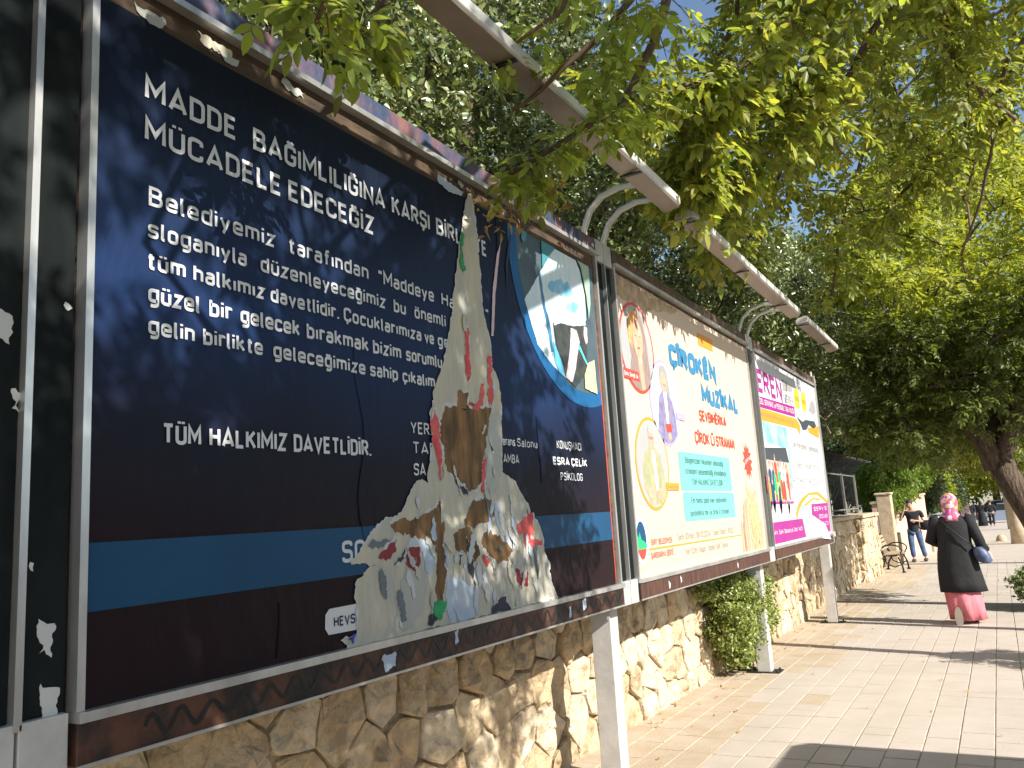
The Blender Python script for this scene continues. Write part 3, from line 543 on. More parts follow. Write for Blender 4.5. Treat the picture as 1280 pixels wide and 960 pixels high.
BR = {'F1': [[1.55, 5.13, 4.88], [1.4, 5.11, 4.59], [1.19, 4.93, 4.26], [0.95, 4.72, 4.06], [0.76, 4.52, 3.97], [0.56, 4.31, 3.87], [0.39, 4.11, 3.77]], 'F2': [[2.12, 6.5, 5.48], [1.86, 6.42, 5.15], [1.5, 6.32, 4.64], [1.23, 6.22, 4.37], [0.99, 6.23, 4.19], [0.79, 6.18, 3.85]], 'F3': [[1.07, 3.51, 4.08], [1.0, 3.51, 3.86], [0.94, 3.5, 3.71], [0.76, 3.46, 3.41], [0.57, 3.33, 3.24], [0.32, 3.11, 3.04], [0.22, 3.01, 2.98]], 'F4': [[1.03, 3.18, 3.85], [0.94, 3.16, 3.69], [0.75, 3.09, 3.49], [0.56, 3.01, 3.35], [0.44, 2.96, 3.25]], 'F5': [[2.16, 7.36, 6.0], [2.17, 7.44, 5.6], [2.21, 7.56, 5.1], [2.39, 7.94, 4.85], [2.65, 8.34, 4.71]], 'F6': [[3.24, 9.07, 6.26], [2.83, 8.95, 5.71], [2.57, 8.88, 5.3], [2.08, 8.91, 4.94], [1.79, 9.03, 4.69], [1.45, 9.11, 4.46]], 'F7': [[1.22, 5.48, 4.52], [1.23, 5.53, 4.3], [1.26, 5.7, 4.15], [1.44, 6.08, 3.87]], 'F8': [[2.57, 8.88, 5.3], [2.42, 9.13, 4.8], [2.28, 9.35, 4.42], [2.03, 9.76, 3.99]], 'F9': [[0.57, 1.77, 3.21], [0.54, 1.77, 3.1], [0.52, 1.73, 2.95], [0.5, 1.68, 2.83]], 'F10': [[0.51, 2.25, 3.54], [0.41, 2.22, 3.4], [0.35, 2.15, 3.28], [0.32, 2.1, 3.17]], 'F11': [[0.83, 2.86, 3.74], [0.75, 2.85, 3.55], [0.62, 2.8, 3.45], [0.53, 2.76, 3.37]], 'F12': [[0.8, 6.58, 6.03], [0.67, 6.6, 5.57], [0.35, 6.55, 4.93], [0.06, 6.47, 4.48], [-0.22, 6.37, 4.17]], 'F13': [[1.41, 7.98, 6.62], [1.26, 8.02, 5.94], [0.88, 7.96, 5.13], [0.46, 8.11, 4.4], [0.08, 8.2, 4.01]], 'F14': [[1.85, 9.8, 7.54], [1.64, 9.86, 6.56], [1.26, 9.85, 5.5], [0.86, 10.03, 4.6], [0.65, 10.28, 3.92]], 'F15': [[0.3, 1.71, 3.3], [0.27, 1.71, 3.22], [0.27, 1.67, 3.15]]}
hx = .0030
for mk, poly in HOOD:
    pp = clipP(ragged(poly, .006, .02, 3) if mk not in ('h_blue', 'h_hem') else ragged(chaikin(poly, 2), .03, .012, 5))
    if mk not in ('h_teal',): pp = clipP([p for p in pp])
    if len(pp) > 2: flat('photo_figure', [pp], C[mk], p1, hx, .0005); hx += .0006
tx = .0050
for i, (mk, poly) in enumerate(TEAR):
    if i == 0:
        big = ragged(poly, .010, .012, 1)
        cyy = sum(p[0] for p in big)/len(big)
        flat('torn_paper_rim', [[(p[0]+(.006 if p[0] > cyy else -.006), p[1]) for p in ragged(poly, .014, .010, 9)]], T['rim'], p1, .0042, .001)
        flat('torn_paper', [big], T[mk], p1, tx, .001)
    elif mk in ('pink', 'slit'):
        flat('paper_tear', [ragged(poly, .004, .012, i)], T[mk], p1, .0036, .0006)
    else:
        if mk in ('brown', 'red', 'maroon', 'dark'):
            c0 = (sum(p[0] for p in poly)/len(poly), sum(p[1] for p in poly)/len(poly))
            flat('paper_edge', [[(c0[0]+(p[0]-c0[0])*1.0+.004, c0[1]+(p[1]-c0[1])*1.0+.004) for p in ragged(grow(poly, 1.16), .022, .009, i+20)]], T['rim'], p1, tx+.0006+.0001*i, .0005)
        flat('paper_patch', [ragged(grow(poly, 1.10), .020, .009, i)], T[mk], p1, tx+.0012+.0001*i, .0005)
# scattered scraps of older paper inside the tear
rs = random.Random(5)
def inside(p, poly):
    c = False
    for i in range(len(poly)):
        a, b = poly[i], poly[i-1]
        if (a[1] > p[1]) != (b[1] > p[1]) and p[0] < (b[0]-a[0])*(p[1]-a[1])/(b[1]-a[1])+a[0]: c = not c
    return c
main = TEAR[0][1]; scr = {k: [] for k in ('rim', 'pale', 'slate', 'grey', 'paper')}
for i in range(190):
    p = (rs.uniform(2.3, 4.1), rs.uniform(1.13, 1.75 if rs.random() < .8 else 2.6))
    if not inside(p, main): continue
    L = rs.uniform(.012, .085); W_ = rs.uniform(.004, .016)*(1+6*L); a = rs.gauss(1.65, .35)
    q = [(p[0]+L*math.cos(t)*math.cos(a)-W_*math.sin(t)*math.sin(a), p[1]+L*math.cos(t)*math.sin(a)+W_*math.sin(t)*math.cos(a)) for t in [k*math.pi/4+rs.uniform(-.3, .3) for k in range(8)]]; q = ragged(q, .02, .007, i)
    if not all(inside(v, main) for v in q): continue
    if rs.random() < .55: scr[rs.choice(('rim', 'pale', 'grey', 'paper', 'rim', 'slate'))].append(q)
for j, (k2, ps) in enumerate(scr.items()):
    if ps: flat('paper_scraps', ps, T[k2], p1, tx+.0052+.0003*j, .0004)['kind'] = 'stuff'
# folds where the print has sagged
for (y, z0, z1, wv) in ((2.42, 1.2, 2.2, .03), (1.98, 1.13, 1.30, .02), (3.52, 2.86, 3.04, .02), (3.83, 1.7, 2.05, .03)):
    pts = [(.0008, y+wv*mnoise.noise(Vector((y, z0+(z1-z0)*t/14*3, 1)))*2, z0+(z1-z0)*t/14) for t in range(15)]
    MB().tube(pts, .0022, 5).build('paper_fold', mNAVY, p1)
flat('loose_flap', [ragged([(3.02, 3.10), (3.22, 3.08), (3.21, 3.055), (3.10, 3.04), (3.01, 3.07)], .01, .01, 4)], T['pale'], p1, .004)
flat('red_fringe', [[(4.700, 1.14), (4.707, 1.14), (4.709, 2.3), (4.703, 2.7), (4.700, 2.7)]], mRED, p1, .0012)
for i in range(9):     # remnants of old paper on the batten above the print
    y = rs.uniform(1.4, 3.9) if i % 3 else 1.45+.1*i; L = rs.uniform(.02, .16); zt = rs.uniform(3.09, 3.135); zb_ = zt-rs.uniform(.015, .05)
    flat('paper_remnant', [ragged([(y, zt), (y+L, zt-.005), (y+L*.9, zb_), (y+.01, zb_+.01)], .02, .01, 40+i)], T['paper' if i % 3 else 'grey'], b1, .0008+.0001*i)
def zigzag(b, y0, y1, z0, z1, seed):
    r = random.Random(seed); mb = MB(); y = y0; q = [] ; ph = 0
    while y < y1:
        A = .5*(z1-z0)*(.65+.35*mnoise.noise(Vector((y*6, seed, 0)))); q.append((y, (z0+z1)/2+A*math.sin(ph)*.9+.008*mnoise.noise(Vector((y*30, 1, 0)))))
        y += .0075; ph += .0075*2*math.pi/(.085*(1.25+.6*mnoise.noise(Vector((y*3, 2, seed)))))
    V = []
    for i, p in enumerate(q):
        a, c = q[max(0, i-1)], q[min(len(q)-1, i+1)]; d = (c[0]-a[0], c[1]-a[1]); l = math.hypot(*d); w2 = .006+.006*max(0, mnoise.noise(Vector((p[0]*14, 5, 0))+Vector((0, 0, 1))))
        V += [(.0194, p[0]-d[1]/l*w2, p[1]+d[0]/l*w2), (.0194, p[0]+d[1]/l*w2, p[1]-d[0]/l*w2)]
    mb.add(V, [(2*i, 2*i+1, 2*i+3, 2*i+2) for i in range(len(q)-1)]); mb.build('paint_scribble', mBLACK, b)
zigzag(b1, 1.5, 4.74, ZF0+.012, ZS0-.008, 3)
for y, z, s in ((2.48, 1.03, .05), (2.95, 1.055, .02), (4.18, 1.05, .03), (4.02, 1.03, .012)):
    flat('sticker_scrap', [ragged([(y, z+.025), (y+s*1.6, z+.03), (y+s*1.5, z-.02), (y+.3*s, z-.03)], .012, .008, int(y*9))], T['pale'], b1, .0196)

# ---- board 2: peach concert poster
b2 = board('middle billboard with a peach poster of three round portraits and blue title letters', 5.045, 8.51, mPEACH, mRUSTV, mTOPG)
p2 = poster_sheet(b2, 5.07, 8.485, mPEACH, 3.12)
flat('damp_stain', [ragged([(5.075, 3.115), (5.075, 2.985), (5.25, 2.96), (5.5, 2.99), (5.62, 2.93), (5.7, 2.98), (6.0, 3.03), (6.3, 3.07), (6.4, 3.115)], .02, .02, 3)], mSTAIN, p2, .0008)
def portrait(cx, cz, ring, kind):
    flat('portrait_ring', [disc(cx, cz, .322, .322, 60)], ring, p2, .0010)
    flat('portrait_background', [disc(cx, cz, .300, .300, 60)], mPGREY if kind != 1 else mat('print_pale_lilac', (.42,.44,.52), .5), p2, .0017)
    def cl(poly):
        n = 24
        for i in range(n):
            a = 2*math.pi*i/n; poly = clip(poly, (cx+.299*math.cos(a), cz+.299*math.sin(a)), (math.cos(a), math.sin(a)))
            if len(poly) < 3: return None
        return poly
    def fl(nm, poly, m, x):
        p = cl(poly)
        if p: flat(nm, [p], m, p2, x, .0005)
    L = lambda pts: [(cx+a, cz+b) for a, b in pts]
    if kind == 0:
        fl('portrait_figure', L([(-.12,.23),(0,.28),(.12,.24),(.18,.08),(.2,-.1),(.24,-.3),(-.15,-.3),(-.12,-.1),(-.15,.02),(-.17,.14)]), mHAIR, .0024)
        fl('portrait_figure', L([(-.14,.20),(-.10,.26),(-.02,.27),(.05,.23),(-.02,.17),(-.08,.08),(-.10,-.02),(-.15,.02)]), mHAIRO, .0030)
        fl('portrait_figure', disc(cx+.02, cz+.06, .092, .135, 24), mFACE, .0036)
        fl('portrait_figure', L([(-.02,-.05),(.07,-.05),(.09,-.3),(.02,-.3)]), mFACE, .0034)
        for e in (-.025, .06): fl('portrait_figure', disc(cx+e, cz+.085, .018, .007, 10), mHAIR, .0042)
        fl('portrait_figure', disc(cx+.018, cz+.0, .024, .009, 10), mRED, .0042); fl('portrait_figure', L([(.012,.07),(.022,.07),(.03,.03),(.008,.03)]), mHAIRO, .0040)
        fl('portrait_figure', L([(-.14,-.1),(-.05,-.02),(-.02,-.1),(-.03,-.2),(.0,-.3),(-.2,-.3)]), mHAIR, .0040)
    elif kind == 1:
        fl('portrait_figure', L([(-.2,-.3),(-.17,-.1),(-.13,.03),(-.04,.09),(.05,.09),(.15,.02),(.2,-.1),(.22,-.3)]), mJKT, .0024)
        fl('portrait_figure', L([(-.03,.09),(.04,.09),(.04,-.2),(.0,-.22)]), mWHT, .0030)
        fl('portrait_figure', L([(-.09,.22),(-.06,.27),(.03,.28),(.08,.24),(.10,.15),(.12,.06),(.07,.08),(-.06,.1),(-.08,.15)]), mGREYT, .0030)
        fl('portrait_figure', disc(cx-.005, cz+.155, .058, .078, 20), mFACE, .0036)
        fl('portrait_figure', L([(-.03,.14),(.03,.14),(.035,.125),(-.035,.125)]), mHAIR, .0042)
        fl('portrait_figure', L([(-.04,-.16),(.08,-.15),(.09,-.21),(-.03,-.22)]), mRED, .0036); fl('portrait_figure', disc(cx+.03, cz-.25, .04, .03, 12), mFACE, .0042)
        fl('portrait_figure', L([(-.1,.0),(-.085,.0),(-.06,-.2),(-.075,-.2)]), mHAIR, .0030); fl('portrait_figure', L([(.11,.0),(.095,.0),(.08,-.15),(.095,-.15)]), mHAIR, .0030)
    else:
        fl('portrait_figure', L([(-.2,-.16),(-.19,.0),(-.12,.08),(-.03,.12),(.07,.11),(.16,.05),(.2,-.05),(.23,-.2),(.1,-.28),(-.1,-.28)]), mSHRT, .0024)
        fl('portrait_figure', L([(-.01,.09),(.05,.09),(.07,-.17),(.03,-.2)]), mWHT, .0030)
        fl('portrait_figure', disc(cx+.0, cz+.175, .055, .085, 20), mFACE, .0032); fl('portrait_figure', disc(cx, cz+.235, .056, .032, 16), mPGREY, .0038)
        fl('portrait_figure', L([(-.045,.185),(.045,.185),(.045,.165),(-.045,.165)]), mHAIR, .0038)
        fl('portrait_figure', disc(cx-.07, cz-.2, .07, .04, 14), mFACE, .0036); fl('portrait_figure', disc(cx+.09, cz-.21, .07, .04, 14), mFACE, .0036)
portrait(5.395, 2.65, mRED, 0); portrait(5.875, 2.31, mLIL, 1); portrait(5.50, 1.852, mORG, 2)
flat('name_label', [[(5.085, 2.475), (5.37, 2.475), (5.38, 2.405), (5.085, 2.405)]], mRED, p2, .0048)
flat('name_label', [[(6.087, 2.258), (6.31, 2.258), (6.29, 2.204), (6.087, 2.204)]], mLIL, p2, .0048)
flat('name_label', [[(5.73, 1.722), (6.01, 1.722), (6.0, 1.670), (5.73, 1.670)]], mORG, p2, .0048)
lettering([('Şarkı: Dengê Jin', 5.10, 5.35)], 2.425, .03, mWHT, p2, .01, .0056); lettering([('Nîgar Tarîn', 6.11, 6.28)], 2.218, .022, mWHT, p2, 0, .0056); lettering([('Dengbêj Temo', 5.76, 5.97)], 1.684, .022, mSPRIG, p2, 0, .0056)
lettering([('ÇÎROKÊN', 6.062, 7.294)], 2.615, .180, mTITLE, p2, .055); lettering([('MUZÎKAL', 6.813, 7.943)], 2.393, .160, mTITLE, p2, .055)
lettering([('ŞEVBIHÊRKA', 6.683, 7.474)], 2.239, .093, mRED, p2, .02); lettering([('ÇÎROK', 6.511, 6.899), ('Û', 6.945, 7.051), ('STRANAN', 7.099, 7.676)], 2.046, .096, mRED, p2, .02)
for z0, z1, a, b_ in ((1.668, 1.963, 6.06, 7.455), (1.439, 1.657, 6.08, 7.484)):
    r_ = .025; pl = []
    for (yy, zz, q) in ((b_-r_, z1-r_, 0), (a+r_, z1-r_, 90), (a+r_, z0+r_, 180), (b_-r_, z0+r_, 270)):
        for k_ in range(5): t_ = math.radians(q+22.5*k_); pl.append((yy+r_*math.cos(t_), zz+r_*math.sin(t_)))
    flat('text_panel', [pl], mCYN, p2, .0010)
for s, a, b_, z, h in (('Bölgemizden hikayeleri anlatıldığı', 6.202, 7.233, 1.877, .05), ('stranların seslendirildiği etkinliğimize', 6.189, 7.296, 1.794, .049), ('TÜM HALKIMIZ DAVETLİDİR', 6.318, 7.164, 1.712, .049),
                       ('Em hemû gelê xwe vedixwînin', 6.264, 7.229, 1.570, .048), ('şevbihêrka me ya çîrok û stranan', 6.216, 7.268, 1.475, .046)):
    lettering([(s, a, b_)], z, h, mINK, p2, .004, .0020)
lettering([('SİİRT BELEDİYESİ', 5.338, 5.749)], 1.304, .039, mat('print_dark_red', (.50,.07,.05), .5), p2, .004); lettering([('ŞAREDARIYA SÊRTÊ', 5.317, 5.759)], 1.218, .039, MATS['print_dark_red'], p2, .004)
lettering([('Tarih (Dîrok): 08.10.2024   Saat (Saet): 18:00', 5.857, 7.349)], 1.311, .046, mGREYT, p2, .002); lettering([('Yer (Cih): Nigar Tepesi Saf Tesisi', 6.017, 7.137)], 1.200, .047, mGREYT, p2, .002)
flat('rule_line', [[(5.30, 1.287), (7.6, 1.284), (7.6, 1.276), (5.30, 1.275)]], mORG, p2, .0010)
flat('top_label', [[(6.852, 3.01), (7.300, 3.015), (7.281, 2.905), (6.863, 2.90)]], mORG, p2, .0010)
sc = (8.098, 1.955); flat('star_badge', [[(sc[0]+(.115 if k_ % 2 else .185)*math.cos(k_*math.pi/12)*.95, sc[1]+(.115 if k_ % 2 else .18)*math.sin(k_*math.pi/12)) for k_ in range(24)]], mRED, p2, .0010)
lettering([('ÜCRETSİZ', 7.98, 8.22)], 1.92, .035, mWHT, p2, .01, .0020, slope=.25)
flat('crest_emblem', [disc(5.165, 1.343, .112, .152, 40)], mWHT, p2, .0010)
flat('crest_ring', [disc(5.165, 1.343, .104, .143, 40)], mLIL, p2, .0014); flat('crest_field', [disc(5.165, 1.343, .099, .137, 40)], mWHT, p2, .0019)
flat('crest_field', [clip(disc(5.165, 1.345, .085, .122, 40), (0, 1.30), (0, -1))], mBLUE, p2, .0024)
flat('crest_field', [[(5.085, 1.318), (5.09, 1.39), (5.115, 1.36), (5.14, 1.40), (5.16, 1.35), (5.20, 1.34), (5.25, 1.318), (5.248, 1.29), (5.085, 1.29)]], mGRN, p2, .0030)
flat('crest_field', [clip(disc(5.165, 1.343, .083, .12, 40), (0, 1.29), (0, 1))], mRED, p2, .0032)
for i in range(26):
    y = 7.62+.03*i + rs.uniform(-.02, .02); z0 = 1.125; z1 = 1.2+.45*max(0, math.sin((i+2)/26*2.6))*rs.uniform(.6, 1.2)
    flat('wheat_stalk', [[(y, z0), (y+.012, z0), (y+.03, z1), (y+.015, z1+.06), (y+.0, z1)]], mWHEAT if i > 10 or i % 3 == 0 else mSPRIG, p2, .0010+.0001*(i % 5))
for i in range(60):
    y = rs.uniform(7.95, 8.3); z = rs.uniform(1.15, 1.68)
    flat('wheat_grain', [[(y, z), (y+.018, z+.02), (y+.006, z+.05), (y-.008, z+.025)]], mWHEAT, p2, .0018+.0001*(i % 4))
for y, z, s in ((5.55, 1.03, .04), (5.8, 1.045, .03), (7.3, 1.035, .035)):
    flat('sticker_scrap', [ragged([(y, z+.03), (y+s, z+.01), (y+s*.7, z-.02), (y+.2*s, z-.025)], .01, .008, int(y*9))], T['rim'], b2, .0196)

# ---- board 3: white advertisement
b3 = board('far billboard with a white, purple and orange advertisement whose corner is folded over', 8.785, 12.24, mWHITEP, mRUSTV, mTOPG)
p3 = poster_sheet(b3, 8.81, 12.215, mWHITEP, 3.13)
lettering([('EREN', 8.851, 10.021)], 2.713, .254, mPUR, p3, .02); lettering([('-ZEREN', 10.10, 10.657)], 2.725, .10, mGREYT, p3, .005)
flat('grey_block', [[(10.13, 2.86), (10.66, 2.90), (10.66, 2.97), (10.13, 3.0)]], mGREYT, p3, .001)
flat('purple_bar', [[(8.812, 2.663), (10.68, 2.716), (10.64, 2.585), (8.812, 2.547)]], mPUR, p3, .001); lettering([('ÖZEL SERVİSİNİZ ve PERSONEL TAŞIMACILIĞI', 8.85, 10.6)], 2.585, .06, mWHT, p3, .01, .002, slope=.02)
flat('orange_bar', [[(8.812, 2.54), (10.708, 2.568), (10.9, 2.50), (10.841, 2.372), (10.686, 2.442), (8.812, 2.408)]], mORG, p3, .001); lettering([('OKUL SERVİSİ TURİZM ve NAKLİYAT HİZMETLERİ', 8.86, 10.5)], 2.46, .04, MATS['print_sprig'], p3, 0, .002, slope=.01)
flat('orange_wedge', [[(11.382, 2.499), (12.21, 2.58), (12.151, 2.407), (11.454, 2.441)]], mORG, p3, .001)
for a in (10.74, 11.19):
    flat('yellow_bus_roof', [[(a, 2.72), (a+.25, 2.71), (a+.33, 2.86), (a+.28, 2.98), (a+.06, 2.96), (a-.02, 2.86)]], mYEL, p3, .001)
    flat('bus_window', [[(a+.02, 2.80), (a+.28, 2.80), (a+.28, 2.87), (a+.02, 2.87)]], mORG, p3, .0018)
flat('bus_silhouette', [[(10.75, 2.6), (11.1, 2.56), (11.3, 2.60), (11.95, 2.63), (12.05, 2.57), (11.8, 2.52), (11.5, 2.55), (11.3, 2.47), (11.05, 2.45), (10.95, 2.52)]], mINK, p3, .001)
flat('bus_silhouette', [[(11.62, 2.75), (11.95, 2.72), (12.15, 2.78), (12.1, 2.9), (11.9, 2.92)]], mGREYT, p3, .001)
flat('sky_picture', [[(8.812, 2.404), (10.03, 2.41), (10.12, 2.2), (10.1, 1.7), (10.0, 1.7), (10.0, 2.16), (8.812, 2.19)]], mSKYP, p3, .001)
flat('car_picture', [[(8.812, 2.12), (9.9, 2.17), (10.0, 1.98), (9.95, 1.9), (9.5, 1.88), (8.812, 1.86)]], mINK, p3, .001)
cols5 = [mBLUE, mRED, mRED, mORG, mGRN, mYEL, mRED, mORG]
rk = random.Random(4)
flat('people_picture', [[(8.82, 1.57), (9.98, 1.57), (9.98, 2.0), (8.82, 2.0)]], mat('print_crowd', (.30,.22,.18), .5, col2=(.55,.5,.45), scale=9), p3, .0018)
for i in range(15):
    a = 8.84 + (i % 8)*.14 + rk.uniform(-.02, .02) + (.05 if i > 7 else 0); h = rk.uniform(1.86, 2.02) - (.14 if i > 7 else 0); w_ = rk.uniform(.05, .07); x_ = .0024 + (.0012 if i > 7 else 0) + .0001*(i % 3)
    c1, c2 = rk.choice((mBLUE, mRED, mRED, mORG, mWHT, mGRN)), rk.choice((mINK, mBLUE, mYEL, mPUR, mRED))
    flat('people_picture', [[(a-w_, h-.16), (a-w_*.9, h-.05), (a-w_*.4, h-.02), (a+w_*.4, h-.02), (a+w_*.9, h-.05), (a+w_, h-.16), (a+w_*.75, h-.24), (a-w_*.75, h-.24)]], c1, p3, x_)
    flat('people_picture', [[(a-w_*.75, h-.24), (a+w_*.75, h-.24), (a+w_*.7, 1.575), (a+.008, 1.575), (a, h-.32), (a-.008, 1.575), (a-w_*.7, 1.575)]], c2, p3, x_)
    flat('people_picture', [disc(a, h+.02, .027, .04, 10)], mFACE, p3, x_+.0004); flat('people_picture', [disc(a, h+.045, .028, .022, 8)], mHAIR, p3, x_+.0007)
flat('purple_line', [[(8.812, 1.565), (10.0, 1.56), (10.0, 1.535), (8.812, 1.535)]], mPUR, p3, .001)
for z, a, b_, s in ((2.20, 10.24, 11.96, 'Tüm Personel Taşımacılığı'), (1.96, 10.39, 11.8, 'Servislerimiz'), (1.76, 10.12, 12.06, 'HİZMETİNİZDEYİZ')): lettering([(s, a, b_)], z, .075, mGREYT, p3, .01)
sw = [(10.044, 1.428), (10.25, 1.53), (10.521, 1.60), (10.955, 1.66), (11.566, 1.675), (12.2, 1.56)]
flat('orange_swoosh', [sw + [(12.2, 1.51), (11.5, 1.635), (10.95, 1.63), (10.5, 1.54), (10.2, 1.44), (10.06, 1.33)]], mORG, p3, .001)
flat('orange_swoosh', [[(10.6, 1.52), (11.2, 1.60), (11.7, 1.58), (11.7, 1.56), (11.2, 1.575), (10.62, 1.49)]], mORG, p3, .0014)
flat('purple_block', [[(11.037, 1.518), (12.19, 1.523), (12.172, 1.139), (10.907, 1.148)]], mPUR, p3, .0014)
for z, a, s in ((1.43, 11.15, 'SERVİS'), (1.33, 11.45, '0532 665'), (1.23, 11.6, '05 42 72')): lettering([(s, a, 12.05)], z, .05, mWHT, p3, .015, .0024)
flat('purple_block', [[(8.82, 1.352), (10.38, 1.356), (10.48, 1.137), (8.82, 1.133)]], mPUR, p3, .001); lettering([('Ahi. Eski Belediye Cad. No:5', 8.87, 10.3)], 1.225, .045, mWHT, p3, .01, .002)
lettering([('Siirt Eren', 9.2, 9.75)], 1.42, .05, mLIL, p3, .0)
MB().add([(.002, 10.816, 1.413), (.07, 11.415, 1.259), (.05, 11.856, 1.047), (.008, 10.839, 1.122), (.006, 10.80, 1.413), (.062, 11.40, 1.255), (.042, 11.84, 1.043), (.004, 10.83, 1.118)],
         [(0, 3, 2, 1), (4, 5, 6, 7), (0, 1, 5, 4), (1, 2, 6, 5), (2, 3, 7, 6), (3, 0, 4, 7)]).build('folded_corner', mFLAP, p3)

# ---- columns between the boards, each on its own leg
def column(ya, yb, label, leg=True, legy=None, half=0):
    c = thing('billboard_column', label, 'billboard post', (-.10, (ya+yb)/2, gz((ya+yb)/2)), 'steel columns between the billboards')
    ym = (ya+yb)/2
    if not half:
        bevel(MB().box(-.12, -.012, ya+.004, ym-.012, 1.118, 3.13).build('dark_panel', mDARKP, c), .003)
        bevel(MB().box(-.12, -.012, ym+.012, yb-.004, 1.118, 3.13).build('dark_panel', mDARKP, c), .003)
        MB().box(-.12, .012, ym-.0115, ym-.001, 1.10, 3.14).build('centre_strip', mSTEEL, c); MB().box(-.12, .006, ym+.001, ym+.0115, 1.10, 3.14).build('centre_strip', mSTEEL, c)
        for a, b_ in ((ya+.002, ym-.004), (ym+.004, yb-.002)):
            bevel(MB().box(-.12, .006, a, b_, ZF0-.012, 1.116).build('base_cover', mSHEET, c), .003)
            bevel(MB().box(-.12, .008, a, b_, 3.132, 3.275).build('top_cap', mSHEET, c), .003)
    if leg:
        ly = legy
        bevel(MB().box(-.235, -.105, ly-.06, ly+.06, gz(ly)-.02, ZF0-.02).build('leg', mPOSTG, c), .004)
        bevel(MB().box(-.33, -.02, ly-.10, ly+.10, gz(ly)-.01, gz(ly)+.012).build('base_plate', mCHARC, c), .003)
        for sx in (-.29, -.05):
            for sy in (-.07, .07): MB().tube([(sx, ly+sy, gz(ly)+.01), (sx, ly+sy, gz(ly)+.03)], .012, 6).build('bolt', mCHARC, c)
    return c
column(*JO[0], 'dark column with paper scraps at the left edge, left of the navy poster', True, 1.17)
column(*JO[1], 'column and grey leg between the torn navy billboard and the peach one', True, 4.87)
column(*JO[2], 'column between the peach billboard and the white advertisement, its leg half hidden by the bush', True, 8.62)
c3 = column(12.25, 12.33, 'end post of the row, right of the white advertisement, with a slim grey leg', True, 12.55, 1)
bevel(MB().box(-.12, .02, 12.245, 12.285, ZF0, 3.30).build('end_frame', mSTEEL, c3), .004); MB().tube([(-.03, 12.27, 3.28), (-.03, 12.27, 3.36)], .02, 10).build('end_cap', mSTEEL, c3)
bevel(MB().box(-.12, .03, 12.25, 12.36, 1.06, 1.13).build('bracket', mSHEET, c3), .004)
MB().box(-.20, -.12, 12.25, 12.61, .97, 1.03).build('cross_bar', mPOSTG, c3)
cA = [o for o in bpy.data.objects if o.name == 'billboard_column'][0]
for (y, z, s) in ((1.10, 2.05, .045), (1.14, 1.87, .03), (1.225, 1.30, .05), (1.27, 2.13, .012), (1.07, 1.62, .05), (1.235, 1.14, .06), (1.2, 1.47, .012)):
    flat('paper_scrap', [ragged([(y, z+s*.9), (y+s*.8, z+s*.6), (y+s*.7, z-s), (y+.1*s, z-s*.7)], .02, .008, int(z*50))], T['rim'], cA, -.0095, .0008)

# ---- lamp bars on curved arms
def lamp(ya, yb, label, arms, arml=None):
    g = thing('lamp_bar', label, 'billboard lamp', (0, (ya+yb)/2, 3.264), 'long lamps cantilevered above the billboards')
    prof = [(.462, 3.356), (.474, 3.345), (.572, 3.362), (.584, 3.371), (.584, 3.418), (.56, 3.430), (.48, 3.41), (.462, 3.39)]
    n = max(2, int((yb-ya)/.6)); r = [[(x+.004*mnoise.noise(Vector((ya+(yb-ya)*i/n*2, 0, 0))), ya+(yb-ya)*i/n, z+.012*mnoise.noise(Vector((ya+(yb-ya)*i/n*1.2, 5, 0)))) for x, z in prof] for i in range(n+1)]
    bevel(MB().loft(r).build('housing', mLAMP, g), .004)
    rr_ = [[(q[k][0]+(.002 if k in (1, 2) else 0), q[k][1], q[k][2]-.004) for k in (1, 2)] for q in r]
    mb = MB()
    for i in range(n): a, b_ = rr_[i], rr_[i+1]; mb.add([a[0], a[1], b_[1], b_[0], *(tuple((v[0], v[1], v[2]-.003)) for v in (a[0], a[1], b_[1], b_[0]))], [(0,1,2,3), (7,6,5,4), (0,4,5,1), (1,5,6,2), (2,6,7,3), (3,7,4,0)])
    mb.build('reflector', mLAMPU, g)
    for i in range(n):
        if i % 2 == 0: MB().box(.461, .585, r[i][0][1]+.01, r[i][0][1]+.035, r[i][1][2]-.012, r[i][1][2]-.004).build('clip', mCHARC, g)
    for y in arms:
        pts = [(-.03, y, 3.22), (-.02, y, 3.32), (.03, y-.01, 3.42), (.12, y-.02, 3.49), (.24, y-.03, 3.515), (.36, y-.03, 3.50), (.47, y-.03, 3.445)]
        MB().tube(pts, .016, 10).build('arm', mLAMP, g, True)
        MB().tube([(p[0]+.004, p[1]+.03, p[2]) for p in pts], .009, 8).build('conduit', mLAMP, g, True)
lamp(1.35, 4.80, 'nearest lamp bar above the torn navy poster', (1.45, 4.68))
lamp(5.05, 8.46, 'middle lamp bar partly hidden by leaves above the peach poster', (4.98, 8.40))
lamp(8.82, 10.75, 'farthest and shortest lamp bar, above the white advertisement', (8.72,))

